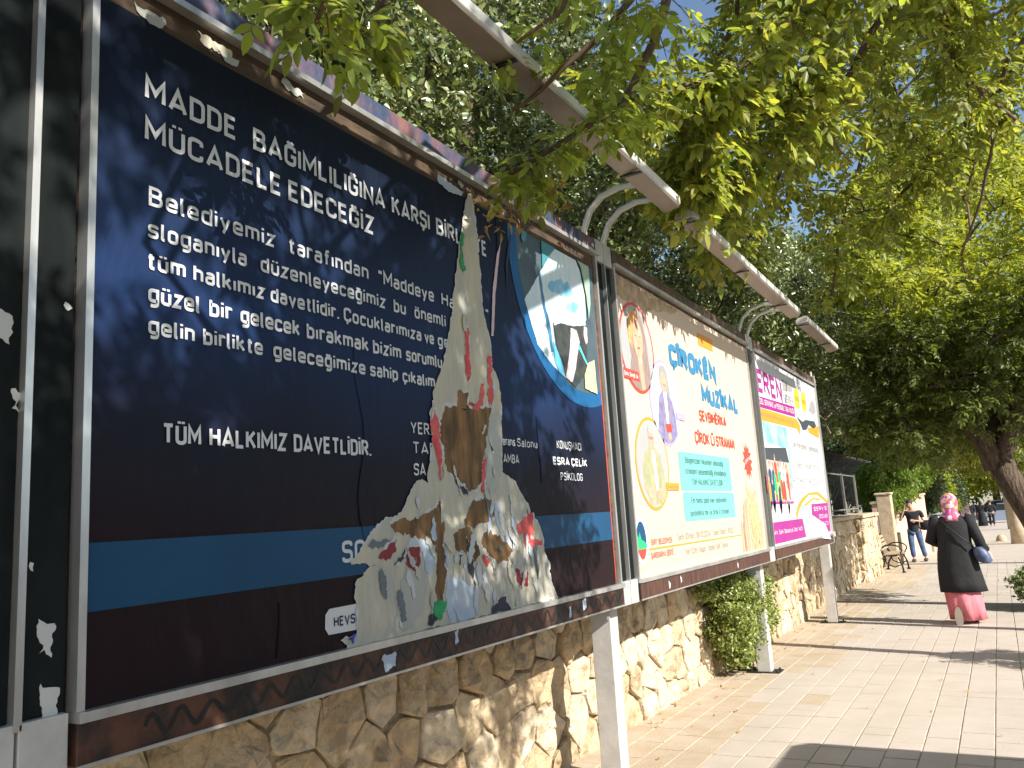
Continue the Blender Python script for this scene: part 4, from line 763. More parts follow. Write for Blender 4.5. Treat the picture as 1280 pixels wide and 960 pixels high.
# ------------------------------------------------------------------ foliage
def unit(a): return a/np.maximum(np.linalg.norm(a, axis=1, keepdims=True), 1e-9)
def rand_dirs(n, up=0., rng=RNG):
    d = rng.normal(size=(n, 3)); d[:, 2] += up; return unit(d)
def leaf_cloud(P, size, m, parent, name='foliage', droop=.4, wid=.45, rng=RNG, sun=.35, svar=.3):
    n = len(P); d = rand_dirs(n, -droop, rng); nn = rand_dirs(n, 0, rng) + np.array([.3, -.1, .7])*sun*3; s = np.cross(d, nn); s = unit(s); nn = np.cross(s, d)
    L = (size*(1+svar*rng.uniform(-1, 1, n)))[:, None]; P = np.asarray(P)
    b = P - d*L*.5; t = P + d*L*.5; l = P - d*L*.05 + s*L*wid*.5 + nn*L*.10; r = P - d*L*.05 - s*L*wid*.5 + nn*L*.10
    V = np.stack([b, r, t, l], 1).reshape(-1, 3); i = np.arange(n)*4
    F = np.stack([np.stack([i, i+1, i+2], 1), np.stack([i, i+2, i+3], 1)], 1).reshape(-1, 3)
    o = np_mesh(name, V, F, m, parent); o['kind'] = 'stuff' if parent is not None else 'stuff'; return o
def leaflets(P, d, nn, L, W, fold=.18):
    s = unit(np.cross(d, nn)); nn = np.cross(s, d); L = L[:, None]; W = W[:, None]
    b = P; t = P + d*L - nn*L*.10; m1 = P + d*L*.35 ; l1 = P + d*L*.30 + s*W*.5 + nn*W*fold; l2 = P + d*L*.68 + s*W*.42 + nn*W*fold*.4
    r1 = P + d*L*.30 - s*W*.5 + nn*W*fold; r2 = P + d*L*.68 - s*W*.42 + nn*W*fold*.4
    V = np.stack([b, r1, r2, t, l2, l1], 1).reshape(-1, 3); i = np.arange(len(P))*6
    F = np.stack([np.stack([i, i+1, i+2, i+3], 1), np.stack([i, i+3, i+4, i+5], 1)], 1).reshape(-1, 4); return V, F
def compound(P, D, N, rach, L, pairs=2, rng=RNG):
    """pinnate leaves: returns leaflet arrays for many compound leaves at once"""
    n = len(P); S_ = unit(np.cross(D, N)); N = np.cross(S_, D); A = []; B = []; Cn = []; LL = []
    for k in range(pairs):
        f = .45 + .42*k/max(1, pairs-1) if pairs > 1 else .5
        for sg in (-1, 1):
            A.append(P + D*(rach*f)[:, None] - N*(rach*.10*f*f)[:, None]); B.append(unit(D*.62 + sg*S_*.8 - N*.15 + rng.normal(size=(n, 3))*.12)); Cn.append(N + rng.normal(size=(n, 3))*.2); LL.append(L*rng.uniform(.8, 1.05, n))
    A.append(P + D*rach[:, None] - N*(rach*.10)[:, None]); B.append(unit(D - N*.25 + rng.normal(size=(n, 3))*.1)); Cn.append(N+rng.normal(size=(n, 3))*.15); LL.append(L*rng.uniform(1, 1.2, n))
    return np.concatenate(A), np.concatenate(B), unit(np.concatenate(Cn)), np.concatenate(LL)
def twig_leaves(twigs, per, L, rach, m, parent, name, rng=RNG):
    """twigs: array of (start, end); hang compound leaves along them"""
    tw = np.array(twigs); n = len(tw); P = []; D = []; N = []
    ax = unit(tw[:, 1]-tw[:, 0])
    for k in range(per):
        f = (k+.6)/per; q = tw[:, 0] + (tw[:, 1]-tw[:, 0])*f; r = rng.normal(size=(n, 3)); r[:, 2] *= .35; r -= ax*np.sum(r*ax, 1)[:, None]
        P.append(q); D.append(unit(unit(r)*.85 + ax*.45 + np.array([0, 0, -.30]))); N.append(unit(rng.normal(size=(n, 3))*.35 + np.array([.25, -.08, 1])))
    P, D, N = map(np.concatenate, (P, D, N)); n2 = len(P)
    a, b, c, l = compound(P, D, N, rach*rng.uniform(.8, 1.2, n2), L*rng.uniform(.8, 1.15, n2), 2, rng)
    V, F = leaflets(a, b, c, l, l*rng.uniform(.38, .5, len(l))); o = np_mesh(name, V, F, m, parent); o['kind'] = 'stuff'; return o
def branch_set(name, segs, m, parent, n=5):
    mb = MB()
    for pts, r in segs: mb.tube(pts, r, n, False)
    o = mb.build(name, m, parent, True); return o
def clumps(ells, nc, per, rad, rng=RNG, shell=.5, keep=None):
    """leaf positions in clumps spread through a list of ellipsoids (cx,cy,cz,rx,ry,rz)"""
    vol = np.array([e[3]*e[4]*e[5] for e in ells]); pick = rng.choice(len(ells), nc, p=vol/vol.sum()); E = np.array(ells)[pick]
    d = rand_dirs(nc, 0, rng); r = rng.uniform(shell, 1, nc)**(.6); C_ = E[:, :3] + d*E[:, 3:6]*r[:, None]
    if keep is not None: C_ = C_[keep(C_)]
    R_ = rad*rng.uniform(.6, 1.3, len(C_)); P = (C_[:, None, :] + rng.normal(size=(len(C_), per, 3))*R_[:, None, None]*np.array([.55, .55, .42])).reshape(-1, 3)
    return C_, (P[keep(P)] if keep is not None else P)
def lit_ok(P):
    """crown parts that would shade the sunny posters or the sunny pavement are missing on this street side"""
    P = np.atleast_2d(P); yb = P[:, 1]+.30*P[:, 0]; zb = P[:, 2]-.68*P[:, 0]
    bad = (P[:, 0] > 0) & (yb > 4.5) & (yb < 12.9) & (zb < 3.12)
    xg = P[:, 0]-P[:, 2]/.68; yg = P[:, 1]+.3*P[:, 2]/.68
    bad |= (xg > -.7) & (xg < 3) & (yg > 3.5) & (yg < 15.2)
    return ~bad
def connect(centres, nodes, r0=.012, rng=random):
    """join every foliage clump to the nearest limb with a bent twig"""
    nodes = [Vector(p) for p in nodes]; segs = []; start = nodes[0]
    for c in sorted((Vector(c) for c in centres), key=lambda c: (c-start).length):
        q = min(nodes, key=lambda p: (p-c).length); L = (c-q).length
        if L < .05: continue
        k = max(2, int(L/.3)); pts = []
        for i in range(k+1):
            t = i/k; p = q.lerp(c, t); p.z += .12*L*math.sin(math.pi*t); p += Vector((mnoise.noise(p*1.7), mnoise.noise(p*1.7+Vector((9, 0, 0))), mnoise.noise(p*1.7+Vector((0, 9, 0)))))*.10*min(1, L)*math.sin(math.pi*t); pts.append(p)
        r = min(.05, r0*(.7+.8*L)); segs.append((pts, [r*(1-.6*i/k) for i in range(k+1)])); nodes += pts[1:]
    return segs
G_FAR = 'trees behind the wall'
def tree(name, label, base, height, lean, r, ells, nc, per, crad, lsize, lm, bark=mBARK, group=None, wid=.45, droop=.4, keep=None, limbs=True, kind2=None, shell=.45):
    t = thing(name, label, 'tree', base, group); b = Vector(base)
    pts = [b + Vector((lean[0]*s*s, lean[1]*s*s, height*s-.1)) + Vector((mnoise.noise(b+Vector((s*3, 0, 0))), mnoise.noise(b+Vector((0, s*3, 0))), 0))*.12 for s in (0, .12, .3, .5, .75, 1)]
    MB().tube(pts, [r*1.25, r*1.02, r*.9, r*.78, r*.6, r*.35], 12).build('trunk', bark, t, True)
    C_, P = clumps(ells, nc, per, crad, keep=keep, shell=shell)
    if limbs and len(C_): branch_set('limbs', connect(C_[::max(1, len(C_)//70)], pts[2:], r*.12), bark, t)['kind'] = 'stuff'
    if len(P): leaf_cloud(P, lsize, lm, t, 'crown', droop, wid)
    return t, C_
def conv(c): return [Vector(x) for x in c]

# -- trees on the bank behind the billboards
tree('broadleaf_tree', 'feathery light green tree above the left end of the navy billboard', (-3.4, 1.9, 1.2), 6.2, (.6, .3), .14, [(-2.9, 2.3, 6.6, 1.3, 1.3, 1.6)], 260, 150, .30, .085, mNEEDLE, group=G_FAR, wid=.12)
tree('broadleaf_tree', 'dark glossy tree behind the navy billboard, left of the first lamp arms', (-3.0, 4.6, 1.2), 7, (.5, .2), .17, [(-2.3, 4.7, 5.7, 1.4, 1.8, 2.4), (-2.5, 3.4, 7.4, 1.2, 1.2, 1.2)], 270, 130, .26, .085, mLEAFG, group=G_FAR, wid=.5)
tree('broadleaf_tree', 'dark glossy tree behind the gap between the navy and the peach billboards', (-3.0, 7.6, 1.2), 7.5, (.6, .2), .18, [(-2.1, 7.8, 5.4, 1.5, 1.9, 2.5)], 280, 130, .27, .085, mLEAFG, group=G_FAR, wid=.5)
tree('broadleaf_tree', 'glossy green tree directly behind the peach billboard', (-2.8, 11.2, 1.2), 7, (.6, .2), .16, [(-1.9, 11.4, 4.9, 1.4, 2.1, 2.3)], 300, 130, .28, .085, mLEAFG, group=G_FAR, wid=.5)
tree('broadleaf_tree', 'glossy green tree whose crown shows above the white advertisement', (-2.6, 15.5, 1.2), 6.5, (.8, 0), .16, [(-1.6, 15.2, 4.8, 1.5, 2.2, 2.0)], 360, 130, .34, .085, mLEAFG, group=G_FAR, wid=.5)
tree('broadleaf_tree', 'tall green tree filling the sky behind the peach billboard and its neighbours', (-5.5, 9.5, 1.2), 9.5, (.5, 0), .2, [(-5.0, 6.5, 7.5, 1.5, 5.5, 3.6), (-5.0, 14, 6.5, 1.5, 4.5, 3.2)], 620, 100, .55, .16, mLEAFD, group=G_FAR, wid=.5, shell=.1)
tree('conifer_tree', 'dark olive conifer with a pale trunk beyond the end of the billboards', (-1.9, 21.0, 1.1), 6.5, (.2, 0), .16, [(-1.5, 20.8, 4.6, 1.35, 2.0, 1.7), (-.6, 22.5, 4.5, 1.0, 1.6, 1.2)], 340, 130, .30, .10, mOLIVE, bark=mPILAR, group=G_FAR, wid=.13, droop=.2)
tree('broadleaf_tree', 'sunny yellow green tree high above the dark conifer', (-3.6, 27, .8), 9, (.6, 0), .2, [(-2.4, 27, 7.2, 2.4, 3.2, 2.6)], 380, 120, .5, .13, mLEAFY, group=G_FAR, wid=.5)
tree('broadleaf_tree', 'pale grey green tree in the gap left of the trunks down the street', (-4.5, 52, .5), 7.5, (1.0, 0), .25, [(-2.2, 50, 4.6, 2.6, 3.2, 2.2)], 260, 110, .7, .20, mPALEL, group=G_FAR, wid=.5)
tree('broadleaf_tree', 'dark tree mass behind the pink wall down the street', (-4.0, 39, .6), 7.5, (.6, 0), .22, [(-2.2, 38, 3.6, 2.2, 3.0, 2.6)], 300, 110, .6, .16, mLEAFD, group=G_FAR, wid=.5)
tree('broadleaf_tree', 'yellow green tree at the far end of the street, above the parked cars', (3.4, 96, -.9), 9, (-1, 0), .3, [(.5, 92, 5.5, 6.5, 4, 3.8), (7.5, 92, 5.5, 5, 4, 4)], 420, 100, 1.1, .34, mLEAFY, group=G_FAR, wid=.55)
tree('broadleaf_tree', 'dark far tree closing the street on the left of the parked cars', (-8, 84, -.8), 11, (1, 0), .3, [(-7, 84, 6.5, 6, 5, 5.5), (-14, 70, 6, 6, 8, 5.5)], 480, 100, 1.2, .36, mLEAFD, group=G_FAR, wid=.55)
tree('broadleaf_tree', 'tall far tree behind all others at the end of the street', (2, 112, -1.1), 15, (0, 0), .4, [(-6, 112, 9, 12, 4, 9), (12, 110, 9, 12, 4, 9)], 620, 90, 1.8, .55, mLEAFD, group=G_FAR, wid=.6)

# -- street trees along the kerb
GS = 'street trees along the kerb'
tA = thing('street_tree', 'ash tree overhanging from the top right, its long limbs crossing above the lamps', 'tree', (2.95, .9, 0), GS)
crotch = Vector((2.75, 1.2, 2.75))
MB().tube([(2.95, .9, -.1), (2.96, .92, .5), (2.92, 1.0, 1.4), (2.85, 1.1, 2.2), crotch], [.22, .17, .15, .15, .17], 14).build('trunk', mBARK, tA, True)
BR['F3'] = BR['F3'][:-1]; BR['F9'] = [[p[0], p[1], p[2]+.13] for p in BR['F9']]
limbsA = []; nodesA = [crotch]
for key, pts in BR.items():
    P0 = Vector(pts[0]); mid = crotch.lerp(P0, .5) + Vector((.25, 0, .55)); up = P0 + (P0-Vector(pts[1]))*.8
    full = [crotch, crotch+Vector((.1, .25, 1.2)) if P0.y > 4.4 else crotch.lerp(mid, .5)+Vector((0, 0, .25)), mid + Vector((0, -.5, .6 if P0.y > 4.4 else 0)), mid.lerp(P0, .6)+Vector((0, 0, .35))] + [Vector(p) for p in pts]
    sm = []
    for p in full[1:4]:
        if p.y + .3*p.x > 3.9: p.z = max(p.z, 3.45+.68*p.x)
    for i in range(len(full)-1):
        for t in (0, .5): p = full[i].lerp(full[i+1], t); p += Vector((mnoise.noise(p*3), mnoise.noise(p*3+Vector((7, 0, 0))), mnoise.noise(p*3+Vector((0, 7, 0)))))*.035; sm.append(p)
    sm.append(full[-1]); big = {'F3': .024, 'F4': .017, 'F1': .019, 'F2': .028, 'F5': .034, 'F6': .034, 'F12': .022, 'F13': .026, 'F14': .03, 'F8': .02}.get(key, .011)
    n_ = len(sm); limbsA.append((sm, [big*1.5*(1-.75*i/(n_-1))+.002 for i in range(n_)]))
    nodesA += [p for p in sm[8:]]
for pts, r in limbsA: MB().tube(pts, r, 8).build('limb', mTWIG, tA, True)
rg = np.random.default_rng(21); rp = random.Random(21)
def twigs_along(paths, per, length, rng, down=.35, keep=True, spread=1.):
    out = []
    for pts in paths:
        pts = [Vector(p) for p in pts]
        for i in range(len(pts)-1):
            for k in range(per):
                s = pts[i].lerp(pts[i+1], rng.random()); a = (pts[i+1]-pts[i]).normalized()
                d = Vector((rng.gauss(0, 1), rng.gauss(0, 1), rng.gauss(0, .6)-down)).normalized()*spread + a*.5; e = s + d.normalized()*length*rng.uniform(.5, 1.2)
                if keep and not bool(lit_ok(np.array([(s+e)/2, e])).all()): continue
                out.append((tuple(s), tuple(e)))
    return out
near_keys = ('F3', 'F4', 'F9', 'F10', 'F11', 'F15', 'F1', 'F7')
nearT = twigs_along([BR['F3'][3:]], 8, .17, rp, .1) + twigs_along([BR['F3'][:4], BR['F4'][:4]], 3, .17, rp) + twigs_along([BR['F11']], 1, .15, rp) + twigs_along([BR[k][1:] for k in ('F9', 'F10', 'F15')], 3, .12, rp)
BR['F16'] = [[1.3, 5.5, 4.3], [.95, 5.55, 4.0], [.72, 5.7, 3.82], [.5, 6.1, 3.66], [.42, 6.5, 3.6]]
F17 = [[1.0, 4.7, 4.15], [.78, 4.85, 3.85], [.62, 5.0, 3.66], [.52, 5.3, 3.55]]
MB().tube(F17, [.012, .009, .006, .003], 7).build('limb', mTWIG, tA, True)
MB().tube(BR['F16'], [.014, .011, .009, .006, .003], 7).build('limb', mTWIG, tA, True)
midT = twigs_along([BR[k] for k in ('F1', 'F2', 'F7', 'F5', 'F6', 'F8', 'F12', 'F13', 'F14')], 9, .40, rp) + twigs_along([BR['F16']], 12, .26, rp, .1, False) + twigs_along([F17], 16, .24, rp, .1, False)
# individually built compound leaves on the nearest twigs
leaf_meshes = []
for v in range(6):
    r1_ = np.random.default_rng(100+v); Ls = .068+.006*v % .02
    a, b_, c, l = compound(np.zeros((1, 3)), np.array([[0, 1., 0]]), np.array([[0, 0, 1.]]), np.array([.15]), np.array([.078]), 2 if v % 2 else 3, r1_)
    mb = MB()
    for i in range(len(a)):
        d = b_[i]; nn = c[i]; s = np.cross(d, nn); s /= np.linalg.norm(s); nn = np.cross(s, d); L = l[i]; W_ = L*.42; row = []
        for f, wf in ((0, .02), (.22, .42), (.5, .5), (.78, .3), (1, .0)):
            c0 = a[i] + d*L*f - nn*L*.12*f*f; row.append([c0 + s*W_*wf + nn*W_*wf*.3, c0, c0 - s*W_*wf + nn*W_*wf*.3])
        V = [tuple(p) for q in row for p in q]; F = []
        for q in range(4): F += [(q*3, q*3+1, q*3+4, q*3+3), (q*3+1, q*3+2, q*3+5, q*3+4)]
        mb.add(V, F)
    mb.tube([(0, 0, 0), (0, .08, -.004), (0, .15, -.014)], .0011, 4)
    me = bpy.data.meshes.new('leaf'); me.from_pydata(mb.V, [], mb.F); me.materials.append(mLEAF if v != 3 else mLEAFY); me.shade_smooth(); leaf_meshes.append(me)
nl = 0; tw_segs = []
off = Vector(tA.location)
for s, e in nearT:
    s, e = Vector(s), Vector(e); tw_segs.append(([s, s.lerp(e, .5)+Vector((0, 0, .01)), e], [.003, .0022, .0012]))
    for k in range(4):
        if nl >= 290: break
        p = s.lerp(e, (k+1)/4); ax = (e-s).normalized(); r_ = Vector((rp.gauss(0, 1), rp.gauss(0, 1), rp.gauss(0, .4))); d = (r_.normalized()*.8 + ax*.5 + Vector((0, 0, -.35))).normalized()
        nrm = Vector((rp.gauss(.2, .35), rp.gauss(0, .35), 1)); x = d.cross(nrm).normalized(); nrm = x.cross(d)
        me = rp.choice(leaf_meshes); o = bpy.data.objects.new('leaf', me); COL.objects.link(o); o.parent = tA
        sc_ = rp.uniform(.75, 1.1); Mx = Matrix((x, d, nrm)).transposed().to_4x4() @ Matrix.Scale(sc_, 4); Mx.translation = p-off; o.matrix_local = Mx; nl += 1
branch_set('twigs', tw_segs, mTWIG, tA, 5)['kind'] = 'stuff'
twig_leaves(midT, 6, .092, .16, mLEAF, tA, 'crown_leaves', rg)
branch_set('twigs', [([Vector(s), Vector(e)], [.003, .0012]) for s, e in midT], mTWIG, tA, 4)['kind'] = 'stuff'
# the rest of the crown: clusters in the volume above the lamps, joined to the limbs
def volume(n, lo, hi, rng, cond=None):
    P = rng.uniform(lo, hi, (n, 3)); P = P[lit_ok(P)]
    return P if cond is None else P[cond(P)]
def crown_fill(t, centres, nodes, ntw, length, per, L, m, bark=mTWIG, rng=rg, r0=.013, name='crown_leaves'):
    segs = connect(centres, nodes, r0); branch_set('limbs', segs, bark, t, 5)['kind'] = 'stuff'
    C_ = np.repeat(np.asarray(centres), ntw, 0); d = rand_dirs(len(C_), -.35, rng); E_ = C_ + d*(length*rng.uniform(.5, 1.2, len(C_)))[:, None]
    ok = lit_ok(E_); tw = np.stack([C_[ok], E_[ok]], 1); twig_leaves(tw, per, L, .13, m, t, name, rng)
    branch_set('twigs', [([Vector(a), Vector(b)], [.0028, .001]) for a, b in tw[::2]], bark, t, 3)['kind'] = 'stuff'
view = lambda P: (P[:, 2]-.68*np.maximum(P[:, 0], 0) > 3.35+0*P[:, 0])
cv = volume(1500, (-.6, 4.5, 3.5), (4.4, 11.5, 8.0), rg, lambda P: (P[:, 2] < 4.2+.62*P[:, 1]) & (P[:, 0] > .9-.10*(P[:, 2]-3.5)*(P[:, 1]-3)*.35))[:215]
crown_fill(tA, cv, nodesA, 6, .42, 6, .084, mLEAF)
cs = volume(260, (2.5, -3.6, 3.0), (5.2, 2.9, 6.4), rg, lambda P: (P[:, 2]-.68*P[:, 0] > .7) & (P[:, 2]-.68*P[:, 0] < 3.3) & (P[:, 1]+.3*P[:, 0] < 3.7))[:130]  # unseen clusters added beside the camera to dapple the navy poster with shade
crown_fill(tA, cs, [crotch, crotch+Vector((.5, -.6, .8)), crotch+Vector((.8, .5, .8))], 8, .42, 6, .075, mLEAF)
cs = volume(500, (2.4, -1.5, 2.75), (4.9, 2.4, 5.2), rg, lambda P: (P[:, 2]-.68*P[:, 0] > .95) & (P[:, 2]-.68*P[:, 0] < 1.95) & (P[:, 1]+.3*P[:, 0] > .9) & (P[:, 1]+.3*P[:, 0] < 3.3))[:48]  # more unseen clusters, added to shade the lower left of that poster
crown_fill(tA, cs, [crotch, crotch+Vector((.5, -.6, .8))], 8, .42, 6, .075, mLEAF)
cs = volume(200, (2.5, .6, 3.0), (4.6, 3.4, 6.0), rg, lambda P: (P[:, 1]+.3*P[:, 0] > 3.4) & (P[:, 1]+.3*P[:, 0] < 4.4) & (P[:, 2]-.68*P[:, 0] < 2.6) & (P[:, 2]-.68*P[:, 0] > .9))[:14]  # sparse unseen clusters, added for scattered shade further right on it
crown_fill(tA, cs, [crotch, crotch+Vector((.3, .8, .8))], 6, .40, 5, .072, mLEAF)
# hanging dry seed keys
for (x, y, z) in ((.30, 2.95, 2.80), (.34, 3.12, 2.83), (.55, 5.6, 3.72), (.5, 3.2, 2.92)):
    P = np.array([x, y, z]) + rg.normal(size=(26, 3))*np.array([.035, .035, .05]); leaf_cloud(P, .05, mSAM, tA, 'seed_keys', 1.5, .3)

tB = thing('street_tree', 'large dark leaning street tree with a forked trunk at the right edge of the photo', 'tree', (2.62, 14.6, gz(14.6)), GS)
MB().tube([(2.78, 14.6, -.25), (2.72, 14.6, .1), (2.61, 14.6, .6), (2.44, 14.6, 1.1), (2.27, 14.6, 1.55), (2.14, 14.6, 1.95)], [.32, .23, .18, .17, .175, .18], 16).build('trunk', mBARK, tB, True)
forks = [[(2.06, 14.6, 1.9), (1.95, 14.5, 2.3), (1.6, 14.3, 3.0), (1.1, 14.0, 3.7)], [(2.1, 14.6, 1.9), (2.35, 14.7, 2.5), (2.7, 14.9, 3.4), (3.1, 15, 4.4)], [(2.06, 14.6, 1.9), (2.1, 14.9, 2.6), (1.9, 15.6, 3.6), (1.7, 16.2, 4.6)]]
ndB = []
for f in forks: MB().tube(f, [.17, .13, .10, .06], 10).build('limb', mBARK, tB, True); ndB += [Vector(p) for p in f[1:]] + [Vector(f[1]).lerp(Vector(f[2]), .5)]
cB = volume(900, (.1, 12.4, 2.35), (4.9, 17.6, 6.8), rg, lambda P: ((P[:, 0]-2.3)/2.7)**2+((P[:, 1]-15)/2.9)**2+((P[:, 2]-4.5)/2.5)**2 < 1)[:330]
hiB = cB[:, 2] > 4.3; crown_fill(tB, cB[~hiB], ndB, 8, .5, 6, .085, mLEAFB, mBARK); crown_fill(tB, cB[hiB][::2], ndB, 7, .5, 6, .095, mLEAFY, mBARK)  # lower leaves darker, upper brighter: the crown's own shade is in the colour
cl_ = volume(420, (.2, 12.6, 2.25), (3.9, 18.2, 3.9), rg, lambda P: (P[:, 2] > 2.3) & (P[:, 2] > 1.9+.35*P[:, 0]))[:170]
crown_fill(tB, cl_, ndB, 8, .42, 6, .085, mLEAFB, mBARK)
for nm, lab, bx, by, r_, h_, ln in (('street_tree', 'second sunlit trunk down the row, just left of the big leaning tree', 2.56, 36.2, .23, 6.5, (-.9, 0)), ('street_tree', 'thin straight sunlit trunk farthest down the row of street trees', 2.62, 56, .26, 7.5, (-.8, 0))):
    tree(nm, lab, (bx, by, gz(by)), h_, ln, r_, [(1.9, by, gz(by)+5.0, 3.0, 3.6, 1.9)], 260, 120, .5, .15 if by < 40 else .2, mLEAF, bark=mPILAR, group=GS, wid=.5)
tree('street_tree', 'sunny yellow green crown behind the big leaning tree', (3.1, 24.5, gz(24.5)), 6.5, (-.4, 0), .2, [(2.0, 25.5, 8.0, 3.4, 4.0, 3.6)], 620, 120, .45, .13, mLEAFY, group=GS, wid=.5)
# unseen stand-ins shaped as short trunks, added to throw the thin paving shadows
for y_, lab in ((9.5, 'unseen short trunk with shoots at its foot, added for its paving shadow, just outside the right edge'), (11.75, 'unseen short trunk without shoots, added for its paving shadow, just outside the right edge')):
    t = thing('unseen_short_trunk', lab, 'tree', (2.75, y_, gz(y_)), GS)
    MB().tube([(2.75, y_, -.2), (2.75, y_, .4), (2.77, y_, 1.4), (2.75, y_, 2.3), (2.75, y_, 2.5)], [.15, .11, .10, .11, .13], 12).build('trunk', mBARK, t, True)
    if y_ < 10: _, P = clumps([(2.72, y_, .38, .42, .5, .36)], 60, 90, .10); leaf_cloud(P, .06, mLEAFG, t, 'crown')

# -- bush on the wall, shrub, ivy, hedge
def shrub(name, label, cat, base, ells, nc, per, rad, ls, m, stems=9, wid=.5, group=None):
    t = thing(name, label, cat, base, group); C_, P = clumps(ells, nc, per, rad, shell=.2)
    b = Vector(base); sg = []
    for i in range(stems):
        c = Vector(C_[(i*7) % len(C_)]); sg.append(([b+Vector((random.uniform(-.05, .05), random.uniform(-.08, .08), 0)), b.lerp(c, .5)+Vector((.02, 0, .1)), c], [.012, .008, .003]))
    branch_set('stems', sg, mTWIG, t); leaf_cloud(P, ls, m, t, 'foliage', .1, wid); return t
mBUSH = mat('bush_leaf', (.22,.27,.07), .4, island=.45, transl=.2, spec=.6)
shrub('bush', 'small leafy bush sprouting from the foot of the stone wall beneath the peach billboard', 'bush', (-.5, 8.75, gz(8.7)), [(-.33, 8.42, .48, .23, .60, .42), (-.30, 8.85, .54, .20, .5, .40), (-.42, 8.2, .80, .2, .55, .17), (-.36, 8.55, .14, .2, .40, .16)], 300, 95, .085, .040, mBUSH, 14)
shrub('shrub', 'dark shrub around the foot of the big leaning street tree', 'shrub', (2.3, 14.3, gz(14.3)), [(2.42, 14.2, .18, .38, .5, .26)], 60, 80, .10, .07, mLEAFG, 7)
shrub('ivy_bush', 'bright green climbing bush spilling over the pink wall', 'bush', (-1.1, 29.6, -.2), [(-1.0, 29.5, 2.1, .95, 2.0, .85), (-.75, 28.2, 1.55, .35, .9, .45), (-.2, 32.5, 2.4, .5, .9, .6)], 300, 110, .2, .10, mIVY, 8)
shrub('cypress', 'bright yellow green cone shaped shrub behind the woman in the black coat', 'shrub', (-.25, 46, -.42), [(-.2, 46, 1.6, .45, .8, 1.3)], 120, 110, .2, .13, mat('cypress_leaf', (.22,.26,.02), .5, island=.2, transl=.4), 4)
shrub('hedge', 'green hedge bulging over the low wall beyond the pink wall', 'hedge', (-.9, 41, -.37), [(-.75, 40, 1.9, .75, 3.5, .95), (0.15, 49, 1.6, .5, 1.6, .7)], 260, 110, .28, .13, mLEAFD, 4)

# ------------------------------------------------------------------ things beyond the billboards
pw = thing('pink_wall', 'salmon pink rendered wall behind the man on the phone', 'wall', (-.5, 29.5, -.25))
MB().add([(-1.0, 27.2, -.4), (-.12, 31.9, -.4), (-.34, 31.95, -.4), (-1.25, 27.2, -.4), (-1.0, 27.2, 1.42), (-.12, 31.9, 1.62), (-.34, 31.95, 1.62), (-1.25, 27.2, 1.42)], [(0,1,5,4), (1,2,6,5), (2,3,7,6), (3,0,4,7), (4,5,6,7)]).build('wall_face', mPINK, pw)
MB().add([(-.97, 27.15, 1.425), (-.08, 31.95, 1.625), (-.38, 32.0, 1.625), (-1.29, 27.15, 1.425), (-.97, 27.15, 1.49), (-.08, 31.95, 1.69), (-.38, 32.0, 1.69), (-1.29, 27.15, 1.49)], [(0,1,5,4), (1,2,6,5), (2,3,7,6), (3,0,4,7), (4,5,6,7), (3,2,1,0)]).build('coping', mPILAR, pw)
w4 = thing('low_wall', 'pale low stone wall beyond the pink wall', 'wall', (-.2, 41, -.35))
MB().box(-.45, -.05, 32.2, 52, -.6, .72).build('wall_face', mPILAR, w4); bevel(MB().box(-.5, 0, 32.2, 52, .722, .80).build('coping', mSHEET, w4), .02)
pl = thing('gate_pilaster', 'tall pale square pilaster between the bench and the pink wall', 'pilaster', (-.72, 24.9, -.22))
bevel(MB().box(-.80, -.44, 24.5, 25.0, -.4, 1.66).build('shaft', mPILAR, pl), .02); bevel(MB().box(-.83, -.41, 24.47, 25.03, 1.662, 1.72).build('cap', mSTONEB, pl), .015); bevel(MB().box(-1.0, -.42, 25.6, 26.2, -.4, .62).build('plinth', mPILAR, pl), .02)
MB().box(-1.1, -.9, 22.25, 24.28, -.4, .9).build('recess_wall', mMORTAR, pl)
# fence on the wall
fe = thing('metal_fence', 'grey metal fence with bars curved outwards at the top, standing on the stone wall', 'fence', (-.95, 19, 1.25))
for y_ in (14.2, 16.2, 18.2, 20.2, 22.1):
    bevel(MB().box(-.985, -.935, y_-.025, y_+.025, 1.2, 2.18).build('post', mFENCE, fe), .004)
    MB().tube([(-.96, y_, 2.1), (-.90, y_, 2.3), (-.72, y_, 2.44), (-.52, y_, 2.46)], .02, 6).build('bracket', mCHARC, fe, True)
    MB().tube([(-.94, y_, 1.25), (-1.35, y_, 1.3), (-.96, y_, 1.95)], .016, 6).build('brace', mCHARC, fe)
for z_ in (1.36, 2.14): MB().tube([(-.96, 14.2, z_), (-.96, 22.1, z_)], .016, 6).build('rail', mFENCE, fe)
me = None
for i in range(40):
    y_ = 14.3 + i*.195
    if me is None:
        o = MB().tube([(-.96, 0, 1.30), (-.96, 0, 2.1), (-.93, 0, 2.26), (-.84, 0, 2.38), (-.70, 0, 2.45), (-.55, 0, 2.47)], .007, 5).build('bar', mCHARC, fe, True); me = o.data; o.location.y = y_
    else:
        o = bpy.data.objects.new('bar', me); COL.objects.link(o); o.parent = fe; o.location.y = y_
